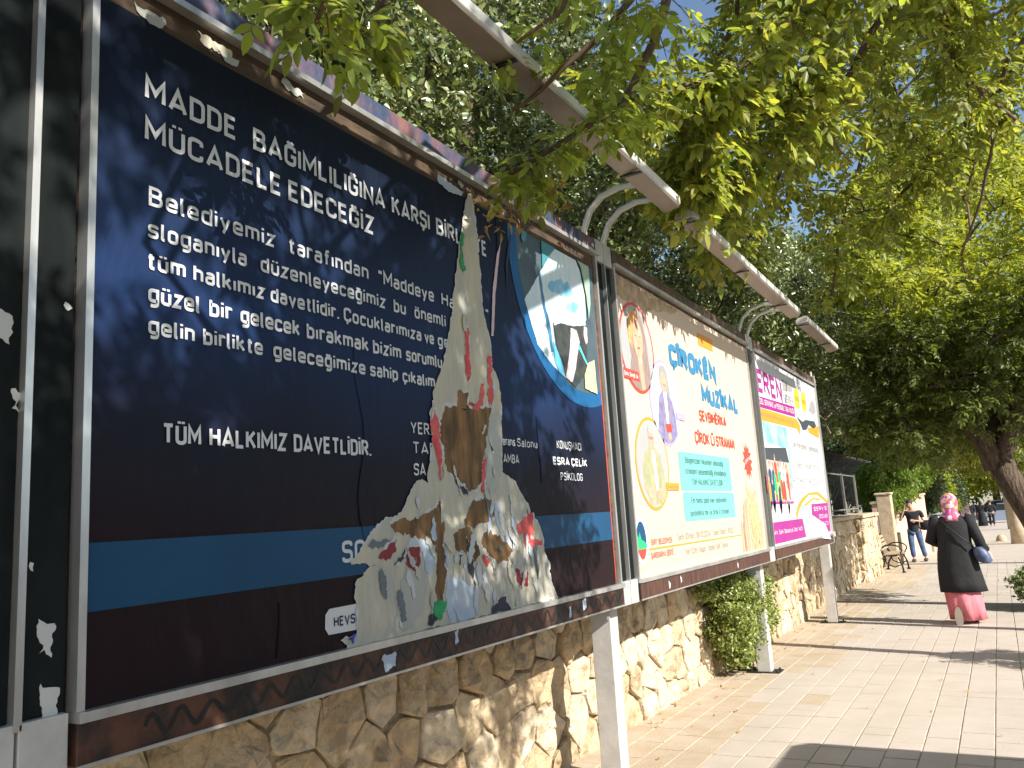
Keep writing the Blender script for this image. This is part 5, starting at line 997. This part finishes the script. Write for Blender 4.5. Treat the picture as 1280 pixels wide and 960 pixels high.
# bench
be = thing('park_bench', 'cast iron park bench with rounded armrests standing against the wall', 'bench', (-.35, 22.6, gz(22.6)))
gb = gz(22.8)
for y_ in (22.15, 23.45):
    mb = MB()
    mb.tube([(-.12, y_, gb+.02), (-.14, y_, gb+.2), (-.20, y_, gb+.36), (-.14, y_, gb+.43), (-.34, y_, gb+.40), (-.50, y_, gb+.42), (-.60, y_, gb+.62), (-.68, y_, gb+.86)], .022, 6)
    mb.build('leg', mIRON, be, True)
    MB().tube([(-.60, y_, gb+.02), (-.56, y_, gb+.2), (-.48, y_, gb+.32), (-.50, y_, gb+.42)], .022, 6).build('leg', mIRON, be, True)
    MB().tube([(-.14, y_, gb+.2), (-.3, y_, gb+.14), (-.46, y_, gb+.22), (-.52, y_, gb+.34)], .016, 6).build('scroll', mIRON, be, True)
    MB().tube([(-.34+.23*math.cos(a), y_, gb+.53+.13*math.sin(a)) for a in [i*math.pi/9-.3 for i in range(20)]], .018, 6).build('armrest', mIRON, be, True)
    for a in (-.12, -.6): MB().tube([(a-.04, y_, gb+.015), (a+.04, y_, gb+.015)], .022, 6).build('foot', mIRON, be)
for i in range(5): bevel(MB().box(-.16-.075*i-.06, -.16-.075*i, 22.1, 23.5, gb+.435-.004*i, gb+.46-.004*i).build('slat', mSLAT, be), .004)
for i in range(4): bevel(MB().box(-.565-.03*i, -.545-.03*i, 22.1, 23.5, gb+.53+.09*i, gb+.60+.09*i).build('slat', mSLAT, be), .004)
# domed stone bollards
for x_, y_, lab in ((1.50, 27.0, 'nearer of two low domed stone bollards on the pavement'), (1.95, 38.5, 'farther of two low domed stone bollards on the pavement')):
    s_ = thing('stone_bollard', lab, 'bollard', (x_, y_, gz(y_)), 'low domed stone bollards')
    rg_ = [ell(x_, y_, gz(y_)+h*.30-.02, .19*math.sqrt(max(0, 1-h*h))+.012, .19*math.sqrt(max(0, 1-h*h))+.012, 18) for h in (0, .2, .4, .6, .8, .93, 1)]
    MB().loft(rg_).build('dome', mPILAR, s_, True); bevel(MB().box(x_-.22, x_+.22, y_-.22, y_+.22, gz(y_)-.05, gz(y_)+.02).build('base', mSTONEB, s_), .006)
# leaf litter
P = np.stack([RNG.uniform(-.6, 1.9, 170), RNG.uniform(4.6, 20, 170), np.zeros(170)], 1); P[:120, 0] = -.55+np.abs(RNG.normal(0, .22, 120)); P[:, 2] = -.009*P[:, 1]+.008
o = leaf_cloud(P, .04, mSAM, None, 'leaf_litter', 0, .5, sun=3); 
# parked van beside the kerb, outside the frame, whose shadow falls across the foreground
mVAN = mat('van_paint', (.55,.56,.58), .3, .1, coat=.5); mGLASS = mat('tinted_glass', (.02,.025,.03), .08, 0, spec=.8); mTYRE = mat('tyre_rubber', (.02,.02,.02), .85)
def wheel(p, x, y, z, r, wd=.2):
    o = MB().loft([ell(0, 0, k, rr2, rr2, 20) for k, rr2 in ((-wd/2, r*.8), (-wd/2+.02, r), (wd/2-.02, r), (wd/2, r*.8))])
    V = [(x+v[2], y+v[0], z+v[1]) for v in o.V]; w_ = mesh('wheel', V, o.F, mTYRE, p, False)
    for s_ in (-1, 1):
        h_ = MB().loft([ell(0, 0, k, r2, r2, 14) for k, r2 in ((wd/2-.01, r*.62), (wd/2+.012, r*.56), (wd/2+.018, r*.2))]); mesh('rim', [(x+s_*v[2], y+v[0], z+v[1]) for v in h_.V], h_.F, mSHEET, w_)
def vehicle(name, label, cat, loc, L, W_, prof, glassf, paint, axis='y', wr=.32, wx=(.18, .80)):
    """prof: side outline (s,z) lower body; glassf: greenhouse outline"""
    t = thing(name, label, cat, loc)
    def XY(s, t_): return (loc[0]+t_, loc[1]+s) if axis == 'y' else (loc[0]+s, loc[1]+t_)
    def slab(pr, half, inset=0):
        n = len(pr); V = []
        for k, hw in enumerate((-half+inset, -half, half, half-inset)):
            sh = .96 if k in (0, 3) and inset else 1
            cs_ = sum(p[0] for p in pr)/n; cz_ = sum(p[1] for p in pr)/n
            V += [(*XY(cs_+(p[0]-cs_)*sh, hw if not inset or k in (1, 2) else (hw-inset if k == 0 else hw+inset)), loc[2]+cz_+(p[1]-cz_)*sh) for p in pr]
        if inset: order = [0, 1, 2, 3]
        F = []
        rows = 4
        for r_ in range(rows-1):
            for i in range(n): F.append((r_*n+i, r_*n+(i+1) % n, (r_+1)*n+(i+1) % n, (r_+1)*n+i))
        F.append(tuple(range(n))[::-1]); F.append(tuple((rows-1)*n+i for i in range(n))); return V, F
    V, F = slab([(s*L, z) for s, z in prof], W_/2, .03); bevel(mesh('body', V, F, paint, t), .03, 2)
    V, F = slab([(s*L, z) for s, z in glassf], W_/2-.06, .02); mesh('window', V, F, mGLASS, t)
    top = sorted(glassf, key=lambda p: -p[1])[:2]; s0, s1 = sorted(p[0]*L for p in top); zt = loc[2]+max(p[1] for p in glassf)
    a = XY(s0-.05, -W_/2+.10); b_ = XY(s1+.05, W_/2-.10); bevel(MB().box(min(a[0], b_[0]), max(a[0], b_[0]), min(a[1], b_[1]), max(a[1], b_[1]), zt-.01, zt+.05).build('roof', paint, t), .02)
    for s in wx:
        for sd_ in (-1, 1):
            c = XY(s*L, sd_*(W_/2-.10))
            if axis == 'y': wheel(t, c[0], c[1], loc[2]+wr, wr)
            else:
                o = MB().loft([ell(0, 0, k, r2, r2, 20) for k, r2 in ((-.1, wr*.8), (-.08, wr), (.08, wr), (.1, wr*.8))]); w_ = mesh('wheel', [(c[0]+v[0], c[1]+v[2], loc[2]+wr+v[1]) for v in o.V], o.F, mTYRE, t)
                h_ = MB().loft([ell(0, 0, k, r2, r2, 14) for k, r2 in ((.09, wr*.62), (.112, wr*.56), (.118, wr*.2))]); mesh('rim', [(c[0]+v[0], c[1]-v[2], loc[2]+wr+v[1]) for v in h_.V], h_.F, mSHEET, w_)
    for sd_ in (-1, 1):
        for s, mm, nm in ((.004, mRED, 'tail_light'), (.996, mWHT, 'headlight')):
            c = XY(s*L, sd_*(W_/2-.2)); bevel(MB().box(c[0]-.07, c[0]+.07, c[1]-.07, c[1]+.07, loc[2]+.66, loc[2]+.80).build(nm, mm, t), .02)
    return t
van = vehicle('parked_van', 'silver van parked at the kerb just outside the frame, casting the big foreground shadow', 'van', (4.35, .7, -.14), 4.53, 1.80,
    [(0, .3), (1, .3), (1, 1.95), (.97, 2.02), (.2, 2.02), (.12, 1.6), (.02, 1.1)], [(.06, 1.15), (.9, 1.15), (.9, 1.7), (.16, 1.7)], mVAN)
prof = [(0, .35), (.02, .2), (.98, .2), (1, .4), (.99, .78), (.93, .88), (.72, .95), (.22, .93), (.03, .8)]; gl = [(.20, .9), (.34, 1.38), (.60, 1.42), (.80, .93)]
mCAR1 = mat('car_paint_silver_blue', (.30,.36,.48), .3, .3, coat=.6); mCAR2 = mat('car_paint_dark', (.03,.035,.045), .3, .3, coat=.6); mCAR3 = mat('car_paint_white', (.6,.6,.6), .3, 0, coat=.6)
vehicle('parked_car', 'silver blue car parked side on at the end of the pavement', 'car', (.55, 76, gz(76)), 4.2, 1.75, prof, gl, mCAR1, 'x')
vehicle('parked_car', 'dark car parked behind the silver blue one', 'car', (-2.2, 84, gz(84)), 4.3, 1.8, prof, gl, mCAR2, 'x')
vehicle('parked_car', 'dark car farthest right behind the walking man in black', 'car', (3.0, 86, gz(86)+.1), 4.3, 1.8, prof, gl, mCAR2, 'x')
vehicle('parked_car', 'white roofed car partly hidden behind the far pedestrians', 'car', (-.3, 92, gz(92)+.3), 4.3, 1.8, prof, gl, mCAR3, 'x')
# leaning sign
sg = thing('leaning_sign', 'pale pink banner sign leaning beside the far pedestrians', 'sign', (.45, 58, gz(58)))
Rm = Matrix.Rotation(math.radians(-9), 3, 'Y')
MB().box(-.26, .26, -.02, .02, .55, 2.6, Rm, (.42, 58, gz(58))).build('panel', mat('sign_pink', (.62,.40,.40), .6, var=.15, scale=3), sg)
MB().box(-.02, .02, -.015, .015, 0, .55, Rm, (.42, 58, gz(58))).build('pole', mCHARC, sg); MB().box(-.26, .26, -.024, -.021, 2.2, 2.5, Rm, (.42, 58, gz(58))).build('header', mWHT, sg)

# ------------------------------------------------------------------ people
def skinned(name, verts, edges, radii, m, parent, root=0, sub=2):
    me = bpy.data.meshes.new(name); me.from_pydata([tuple(v) for v in verts], edges, []); o = bpy.data.objects.new(name, me); COL.objects.link(o)
    s = o.modifiers.new('s', 'SKIN'); s.use_smooth_shade = True; sv = me.skin_vertices[0].data
    for i, r in enumerate(radii): sv[i].radius = r if hasattr(r, '__len__') else (r, r)
    for i in range(len(verts)): sv[i].use_root = (i == root)
    u = o.modifiers.new('u', 'SUBSURF'); u.levels = sub; u.render_levels = sub
    bpy.context.view_layer.update(); m2 = bpy.data.meshes.new_from_object(o.evaluated_get(bpy.context.evaluated_depsgraph_get())); bpy.data.objects.remove(o); bpy.data.meshes.remove(me)
    m2.name = name; off_ = wl(parent); m2.transform(Matrix.Translation(-off_)); m2.materials.clear(); m2.materials.append(m)
    return link(m2, name, parent, None, True)
class Sk:
    def __init__(s): s.v = []; s.e = []; s.r = []
    def chain(s, start, pts):
        """pts: list of (pos, radius); start: index of existing vertex or None"""
        prev = start
        for p, r in pts:
            s.v.append(Vector(p)); s.r.append(r); i = len(s.v)-1
            if prev is not None: s.e.append((prev, i))
            prev = i
        return prev
def hand(sk, wrist_i, wpos, d, pn, curl=.5):
    """palm, four fingers of unequal length and a thumb; d = pointing direction, pn = palm normal"""
    d = Vector(d).normalized(); pn = Vector(pn).normalized(); s = d.cross(pn).normalized(); w0 = Vector(wpos)
    palm = sk.chain(wrist_i, [(w0 + d*.045, (.034, .018))])
    for k, L in enumerate((.062, .072, .068, .052)):
        b_ = w0 + d*.085 + s*(.027-.018*k); m1 = b_ + d*L*.5 + pn*L*curl*.25; t_ = m1 + (d*(1-curl*.6)+pn*curl).normalized()*L*.5
        sk.chain(palm, [(b_, .0095), (m1, .0085), (t_, .007)])
    b_ = w0 + d*.03 + s*.033; sk.chain(palm, [(b_, .011), (b_ + (s*.7+d*.7).normalized()*.035, .0095), (b_ + (s*.5+d*.9+pn*.4).normalized()*.06, .008)])
def person(name, label, base, face, H, J, skin, root_label=None):
    """J gives joints in local metres: x right of the body, y forward, z up"""
    t = thing(name, label, 'person', base); a = face; R3 = Matrix.Rotation(a, 3, 'Z'); b = Vector(base)
    W2 = lambda p: b + R3 @ Vector(p)
    sk = Sk(); pel = sk.chain(None, [(W2(J['pelvis']), (.135, .105))])
    ch = sk.chain(pel, [(W2(J['waist']), (.125, .09)), (W2(J['chest']), (.15, .105)), (W2(J['neck0']), (.07, .065)), (W2(J['neck1']), (.052, .055))])
    hd = J['head']; fz = Vector(J.get('face', (0, 1, 0)))
    h1 = sk.chain(ch, [(W2(Vector(hd)+Vector((0, 0, -.06))+fz*.012), (.062, .07)), (W2(Vector(hd)+Vector((0, 0, .02))), (.078, .09)), (W2(Vector(hd)+Vector((0, 0, .085))), (.06, .07))])
    chest_i = pel+2
    for sd_ in ('L', 'R'):
        sh, elb, wr = (Vector(J[k+sd_]) for k in ('sh', 'el', 'wr'))
        w_i = sk.chain(chest_i, [(W2(sh*1.0), .055), (W2(sh.lerp(elb, .5)), .045), (W2(elb), .038), (W2(elb.lerp(wr, .5)), .034), (W2(wr), .024)])
        hand(sk, w_i, W2(wr), R3 @ Vector(J.get('hd'+sd_, wr-elb)), R3 @ Vector(J.get('hn'+sd_, (-1 if sd_ == 'R' else 1, 0, 0))), J.get('curl', .5))
        hp, kn, an, toe = (Vector(J[k+sd_]) for k in ('hp', 'kn', 'an', 'toe'))
        sk.chain(pel, [(W2(hp), .09), (W2(hp.lerp(kn, .5)), .075), (W2(kn), .055), (W2(kn.lerp(an, .4)), .052), (W2(an), .036), (W2(an.lerp(toe, .6)), (.038, .03)), (W2(toe), (.034, .02))])
    body = skinned('body', sk.v, sk.e, sk.r, skin, t, 0)
    for s_ in (-1, 1):      # ears, eyes
        sd3 = fz.cross(Vector((0, 0, 1))).normalized()*s_
        e = W2(Vector(hd)+sd3*.082+Vector((0, 0, .0))); MB().loft([ell(e.x, e.y, e.z+k, r2*.6, r2, 8) for k, r2 in ((-.03, .006), (-.01, .014), (.015, .018), (.032, .008))]).build('ear', skin, t, True)
        e = W2(Vector(hd)+sd3*.032+fz*.088+Vector((0, 0, .022))); MB().loft([ell(e.x, e.y, e.z+k, r2, r2*.6, 8) for k, r2 in ((-.008, .004), (0, .013), (.008, .004))]).build('eye', mBLACK, t, True)
    e = W2(Vector(hd)+fz*.098+Vector((0, 0, -.012))); MB().loft([ell(e.x, e.y, e.z+k, r2, r2, 8) for k, r2 in ((-.018, .015), (-.006, .014), (.03, .006))]).build('nose', skin, t, True)
    e = W2(Vector(hd)+fz*.086+Vector((0, 0, -.058))); MB().loft([ell(e.x, e.y, e.z+k, .024, .008, 8) for k in (-.006, .006)]).build('mouth', mat('lips', (.30,.10,.08), .6), t, True)
    return t, W2
mSKIN = mat('skin', (.42,.24,.16), .6); mBCOAT = mat('black_coat', (.007,.007,.009), .85, var=.3, scale=9, bump=.4, bscale=14); mPSK = mat('pink_skirt', (.56,.16,.19), .8, var=.18, scale=12, stretch=(1,1,.4), bump=.5, bscale=14)
mSHIRT = mat('black_shirt', (.012,.013,.018), .85, bump=.3); mJEAN = mat('blue_jeans', (.025,.05,.12), .85, col2=(.08,.14,.26), scale=7, bump=.2); mSHOE = mat('shoe', (.04,.04,.045), .6); mSOLE = mat('shoe_sole', (.33,.28,.22), .8)
mBAG = mat('denim_blue_bag', (.02,.035,.09), .5, col2=(.09,.12,.21), scale=10); mHAIRB = mat('dark_hair', (.03,.022,.018), .7)
# headscarf with a flower pattern
m = bpy.data.materials.new('patterned_scarf'); m.use_nodes = True; n = m.node_tree.nodes; l = m.node_tree.links; g = n.new('ShaderNodeNewGeometry'); v = n.new('ShaderNodeTexVoronoi'); v.inputs['Scale'].default_value = 24
l.new(g.outputs['Position'], v.inputs[0]); cr = n.new('ShaderNodeValToRGB'); sx = n.new('ShaderNodeSeparateColor'); l.new(v.outputs['Color'], sx.inputs[0]); l.new(sx.outputs[0], cr.inputs[0]); cr.color_ramp.interpolation = 'CONSTANT'
for i, (p_, c_) in enumerate(((0, (.42,.07,.22)), (.20, (.55,.34,.42)), (.36, (.55,.30,.12)), (.52, (.25,.06,.26)), (.64, (.62,.52,.48)), (.85, (.45,.10,.14)))):
    e_ = cr.color_ramp.elements[i] if i < 2 else cr.color_ramp.elements.new(p_); e_.position = p_; e_.color = (*c_, 1)
l.new(cr.outputs[0], n['Principled BSDF'].inputs['Base Color']); n['Principled BSDF'].inputs['Roughness'].default_value = .7; mSCARF = m

def ring(c, rx, ry, n=22, a=0, fold=0, ph=0, nf=7):
    return [(c[0]+rx*(1+fold*math.sin(nf*q+ph))*math.cos(q)*math.cos(a)-ry*(1+fold*math.sin(nf*q+ph))*math.sin(q)*math.sin(a), c[1]+rx*(1+fold*math.sin(nf*q+ph))*math.cos(q)*math.sin(a)+ry*(1+fold*math.sin(nf*q+ph))*math.sin(q)*math.cos(a), c[2]) for q in [2*math.pi*k/n for k in range(n)]]
# woman walking away
wb = (1.46, 12.55, gz(12.55))
W, WW = person('person', 'woman in black coat, pink skirt and patterned headscarf walking away with blue bag', wb, 0, 1.64,
    dict(pelvis=(0, 0, .88), waist=(0, .01, 1.05), chest=(0, 0, 1.24), neck0=(0, -.01, 1.36), neck1=(0, 0, 1.42), head=(0, .03, 1.51), face=(0, 1, 0),
         shL=(-.19, 0, 1.30), elL=(-.27, .02, 1.04), wrL=(-.17, .22, 1.02), shR=(.19, 0, 1.30), elR=(.27, -.04, 1.03), wrR=(.30, .12, .88),
         hpL=(-.09, 0, .82), knL=(-.09, .0, .47), anL=(-.05, -.19, .17), toeL=(-.05, -.20, .05), hpR=(.09, 0, .82), knR=(.10, .10, .46), anR=(.10, .10, .09), toeR=(.11, .25, .035)), mSKIN)
rings = []
for z, rx, ry, cy, cx, fo in ((.40, .275, .20, -.01, .02, .05), (.50, .265, .19, -.01, .01, .045), (.70, .245, .175, 0, 0, .035), (.88, .225, .165, 0, 0, .02), (1.02, .200, .150, 0, 0, .01), (1.15, .205, .145, 0, 0, .01), (1.26, .215, .135, 0, 0, 0), (1.33, .175, .115, 0, 0, 0), (1.38, .10, .09, 0, 0, 0), (1.41, .06, .065, 0, 0, 0)):
    rings.append([tuple(Vector(wb)+Vector(p)) for p in ring((cx, cy, z), rx, ry, 26, 0, fo, z*3)])
coat = MB().loft(rings).build('coat', mBCOAT, W, True)
for sd_, sh, el, wr in (('L', (-.19, 0, 1.32), (-.285, .01, 1.05), (-.19, .17, 1.02)), ('R', (.19, 0, 1.32), (.285, -.04, 1.04), (.305, .08, .92))):
    sh, el, wr = (WW(p) for p in (sh, el, wr)); MB().tube([sh+Vector((-.04 if sd_ == 'R' else .04, 0, .01)), sh, sh.lerp(el, .5), el, el.lerp(wr, .5), wr], [.07, .083, .07, .066, .064, .07 if sd_ == 'L' else .085], 12).build('sleeve', mBCOAT, W, True)
rings = []
for z, rx, ry, cx, cy, fo in ((.05, .20, .20, .04, .0, .12), (.16, .20, .215, .03, -.03, .11), (.28, .20, .20, .02, -.03, .09), (.45, .20, .15, 0, 0, .05), (.6, .19, .14, 0, 0, .02)):
    rings.append([tuple(Vector(wb)+Vector(p)) for p in ring((cx, cy, z), rx, ry, 30, 0, fo, z*4, 8)])
MB().loft(rings).build('skirt', mPSK, W, True)
rings = [[tuple(Vector(wb)+Vector(p)) for p in ring((0, cy, z), rx, ry, 20, 0, fo, z*5, 6)] for z, rx, ry, cy, fo in ((1.30, .13, .10, -.03, .06), (1.36, .115, .10, -.015, .04), (1.42, .088, .088, .0, .02), (1.48, .098, .112, .02, 0), (1.55, .104, .122, .03, 0), (1.61, .092, .108, .03, 0), (1.65, .06, .07, .025, 0), (1.665, .02, .025, .02, 0))]
MB().loft(rings).build('headscarf', mSCARF, W, True)
MB().loft([[tuple(WW((-.06+.048*math.cos(q)*k, -.265, .10+.13*math.sin(q)*k)))for q in [2*math.pi*i/14 for i in range(14)]] for k in (1,)] + [[tuple(WW((-.06+.044*math.cos(q), -.20, .09+.12*math.sin(q)))) for q in [2*math.pi*i/14 for i in range(14)]]]).build('shoe_sole', mSOLE, W)
bevel(MB().box(wb[0]+.06, wb[0]+.15, wb[1]+.02, wb[1]+.28, wb[2]+.0, wb[2]+.07).build('shoe', mSHOE, W), .02, 3)
bag = MB().loft([[tuple(WW(p)) for p in ring((.30+dx, -.09, z), rx, .07, 16)] for z, rx, dx in ((.76, .05, .03), (.78, .085, .02), (.85, .095, .0), (.91, .08, -.02), (.96, .05, -.04))]).build('bag', mBAG, W, True)
MB().tube([WW((-.13, -.10, 1.33)), WW((-.04, -.155, 1.22)), WW((.10, -.175, 1.08)), WW((.22, -.16, .97))], [.008]*4, 6).build('bag_strap', mCHARC, W, True)
# man on the phone, walking towards the camera
mbp = (-.14, 26.6, gz(26.6))
Mn, MW = person('person', 'man in black shirt and blue jeans walking towards the camera, phone at ear', mbp, math.pi, 1.74,
    dict(pelvis=(0, 0, .93), waist=(0, 0, 1.10), chest=(0, .01, 1.30), neck0=(0, .01, 1.45), neck1=(.01, .02, 1.50), head=(.04, .04, 1.60), face=(.12, .97, -.1),
         shL=(-.21, 0, 1.38), elL=(-.27, .03, 1.10), wrL=(-.08, .22, 1.14), shR=(.21, 0, 1.38), elR=(.33, .08, 1.15), wrR=(.17, .10, 1.50), hdR=(-.2, -.02, 1), hnR=(-1, 0, 0),
         hpL=(-.10, 0, .88), knL=(-.14, .04, .49), anL=(-.20, -.10, .10), toeL=(-.21, .05, .035), hpR=(.10, 0, .88), knR=(.10, .16, .50), anR=(.08, .18, .09), toeR=(.09, .33, .035), curl=.8), mSKIN)
def cloth(t, WF, name, m_, chains, root=0):
    sk = Sk()
    idx = {}
    for key, start, pts in chains: idx[key] = sk.chain(idx.get(start), [(WF(p), r) for p, r in pts])
    return skinned(name, sk.v, sk.e, sk.r, m_, t, root)
cloth(Mn, MW, 'shirt', mSHIRT, [('a', None, [((0, 0, .74), (.17, .125))]), ('b', 'a', [((0, 0, .88), (.175, .13)), ((0, 0, 1.05), (.165, .125)), ((0, .01, 1.28), (.19, .13))]), ('c', 'b', [((0, .01, 1.42), (.10, .08))]),
    ('l', 'b', [((-.22, 0, 1.38), .075), ((-.26, .02, 1.20), .068)]), ('r', 'b', [((.22, 0, 1.38), .075), ((.30, .05, 1.23), .068)])])
cloth(Mn, MW, 'jeans', mJEAN, [('a', None, [((0, 0, .93), (.165, .12))]), ('l', 'a', [((-.10, 0, .82), .105), ((-.14, .04, .49), .08), ((-.195, -.08, .12), .068)]), ('r', 'a', [((.10, .02, .82), .105), ((.10, .16, .50), .08), ((.085, .18, .12), .068)])])
for q in ((-.20, .0), (.085, .25)): bevel(MB().box(mbp[0]-q[0]-.05, mbp[0]-q[0]+.05, mbp[1]-q[1]-.14, mbp[1]-q[1]+.14, mbp[2]+.0, mbp[2]+.09).build('shoe', mSHOE, Mn), .03, 3)
c = MW((.04, .03, 1.63)); MB().loft([ell(c.x, c.y+.012, c.z+k, r1*.085, r1*.095, 16) for k, r1 in ((-.02, .97), (.02, 1.03), (.06, .98), (.085, .8), (.105, .4))]).build('hair', mHAIRB, Mn, True)
c = MW((.145, .07, 1.58)); bevel(MB().box(c.x-.01, c.x+.01, c.y-.035, c.y+.035, c.z-.06, c.z+.07).build('phone', mBLACK, Mn), .004)
c = MW((-.33, .02, 1.02)); MB().loft([ell(c.x, c.y, c.z+k, a_, b_, 14) for k, a_, b_ in ((-.16, .10, .06), (-.13, .16, .09), (.05, .17, .09), (.12, .10, .05))]).build('bag', mSHIRT, Mn, True)
MB().tube([MW((.10, .13, 1.40)), MW((-.08, .17, 1.2)), MW((-.26, .06, 1.1))], .016, 6).build('bag_strap', mSHIRT, Mn)
# pedestrians in the distance
def walker(label, x, y, face, top, low, skirt=False, bag_=False, step=.18):
    b = (x, y, gz(y))
    t, F_ = person('person', label, b, face, 1.7, dict(pelvis=(0, 0, .92), waist=(0, 0, 1.08), chest=(0, 0, 1.29), neck0=(0, 0, 1.43), neck1=(0, 0, 1.48), head=(0, .03, 1.57), shL=(-.2, 0, 1.36), elL=(-.26, .03, 1.08), wrL=(-.22, .16, .90), shR=(.2, 0, 1.36), elR=(.26, -.05, 1.09), wrR=(.25, .06, .86),
        hpL=(-.1, 0, .87), knL=(-.1, step*.6, .48), anL=(-.1, step, .09), toeL=(-.1, step+.15, .03), hpR=(.1, 0, .87), knR=(.1, 0, .48), anR=(.1, -step, .12), toeR=(.1, -step+.13, .04)), mSKIN)
    cloth(t, F_, 'coat' if skirt else 'shirt', top, [('a', None, [((0, 0, .90), (.17, .13))]), ('b', 'a', [((0, 0, 1.05), (.16, .12)), ((0, 0, 1.28), (.19, .13))]), ('c', 'b', [((0, 0, 1.42), (.09, .08))]), ('l', 'b', [((-.21, 0, 1.36), .075), ((-.265, .03, 1.08), .062), ((-.23, .12, .96), .055)]), ('r', 'b', [((.21, 0, 1.36), .075), ((.265, -.04, 1.09), .062), ((.255, .03, .94), .055)])])
    if skirt: MB().loft([[tuple(F_(p)) for p in ring((0, 0, z), rx, rx*.75, 18, 0, .05, z*3)] for z, rx in ((.05, .30), (.4, .26), (.8, .2), (1.05, .17))]).build('skirt', low, t, True)
    else: cloth(t, F_, 'trousers', low, [('a', None, [((0, 0, .92), (.16, .12))]), ('l', 'a', [((-.1, 0, .82), .1), ((-.1, step*.6, .48), .078), ((-.1, step, .12), .065)]), ('r', 'a', [((.1, 0, .82), .1), ((.1, 0, .48), .078), ((.1, -step, .15), .065)])])
    c = F_((0, .01, 1.60)); MB().loft([ell(c.x, c.y, c.z+k, .09*r1, .1*r1, 14) for k, r1 in (((-.16, .9), (-.05, 1.06)) if skirt else ((-.03, .9),)) + ((.02, 1.06), (.06, .95), (.095, .45))]).build('headscarf' if skirt else 'hair', low if skirt else mHAIRB, t, True)
    return t
walker('far man in dark clothes walking in front of the silver blue car', 1.55, 62.5, 0, mSHIRT, mSHIRT)
walker('far woman in a long black robe, nearest to the silver blue car', .98, 64.5, 0, mBCOAT, mBCOAT, True)
walker('far person in black pushing a stroller beside the leaning sign', .42, 62.0, math.pi, mSHIRT, mSHIRT, False)
walker('far woman in black robe left of the leaning sign', .02, 64.8, math.pi, mBCOAT, mBCOAT, True)
st = thing('stroller', 'small dark stroller among the far pedestrians', 'stroller', (.47, 61.3, gz(61.3))); zb = gz(61.3)
MB().loft([ell(.47, 61.3, zb+z, rx, .3, 14) for z, rx in ((.38, .14), (.5, .2), (.75, .22), (.95, .16))]).build('seat', mBCOAT, st, True)
for sx in (-.2, .2):
    MB().tube([(.47+sx, 61.0, zb+.1), (.47+sx, 61.5, zb+.6), (.47+sx, 61.75, zb+1.0)], .012, 6).build('frame', mSHEET, st)
    for yy in (61.0, 61.6): MB().tube([(.47+sx-.02, yy, zb+.1), (.47+sx+.02, yy, zb+.1)], .1, 14).build('wheel', mTYRE, st)
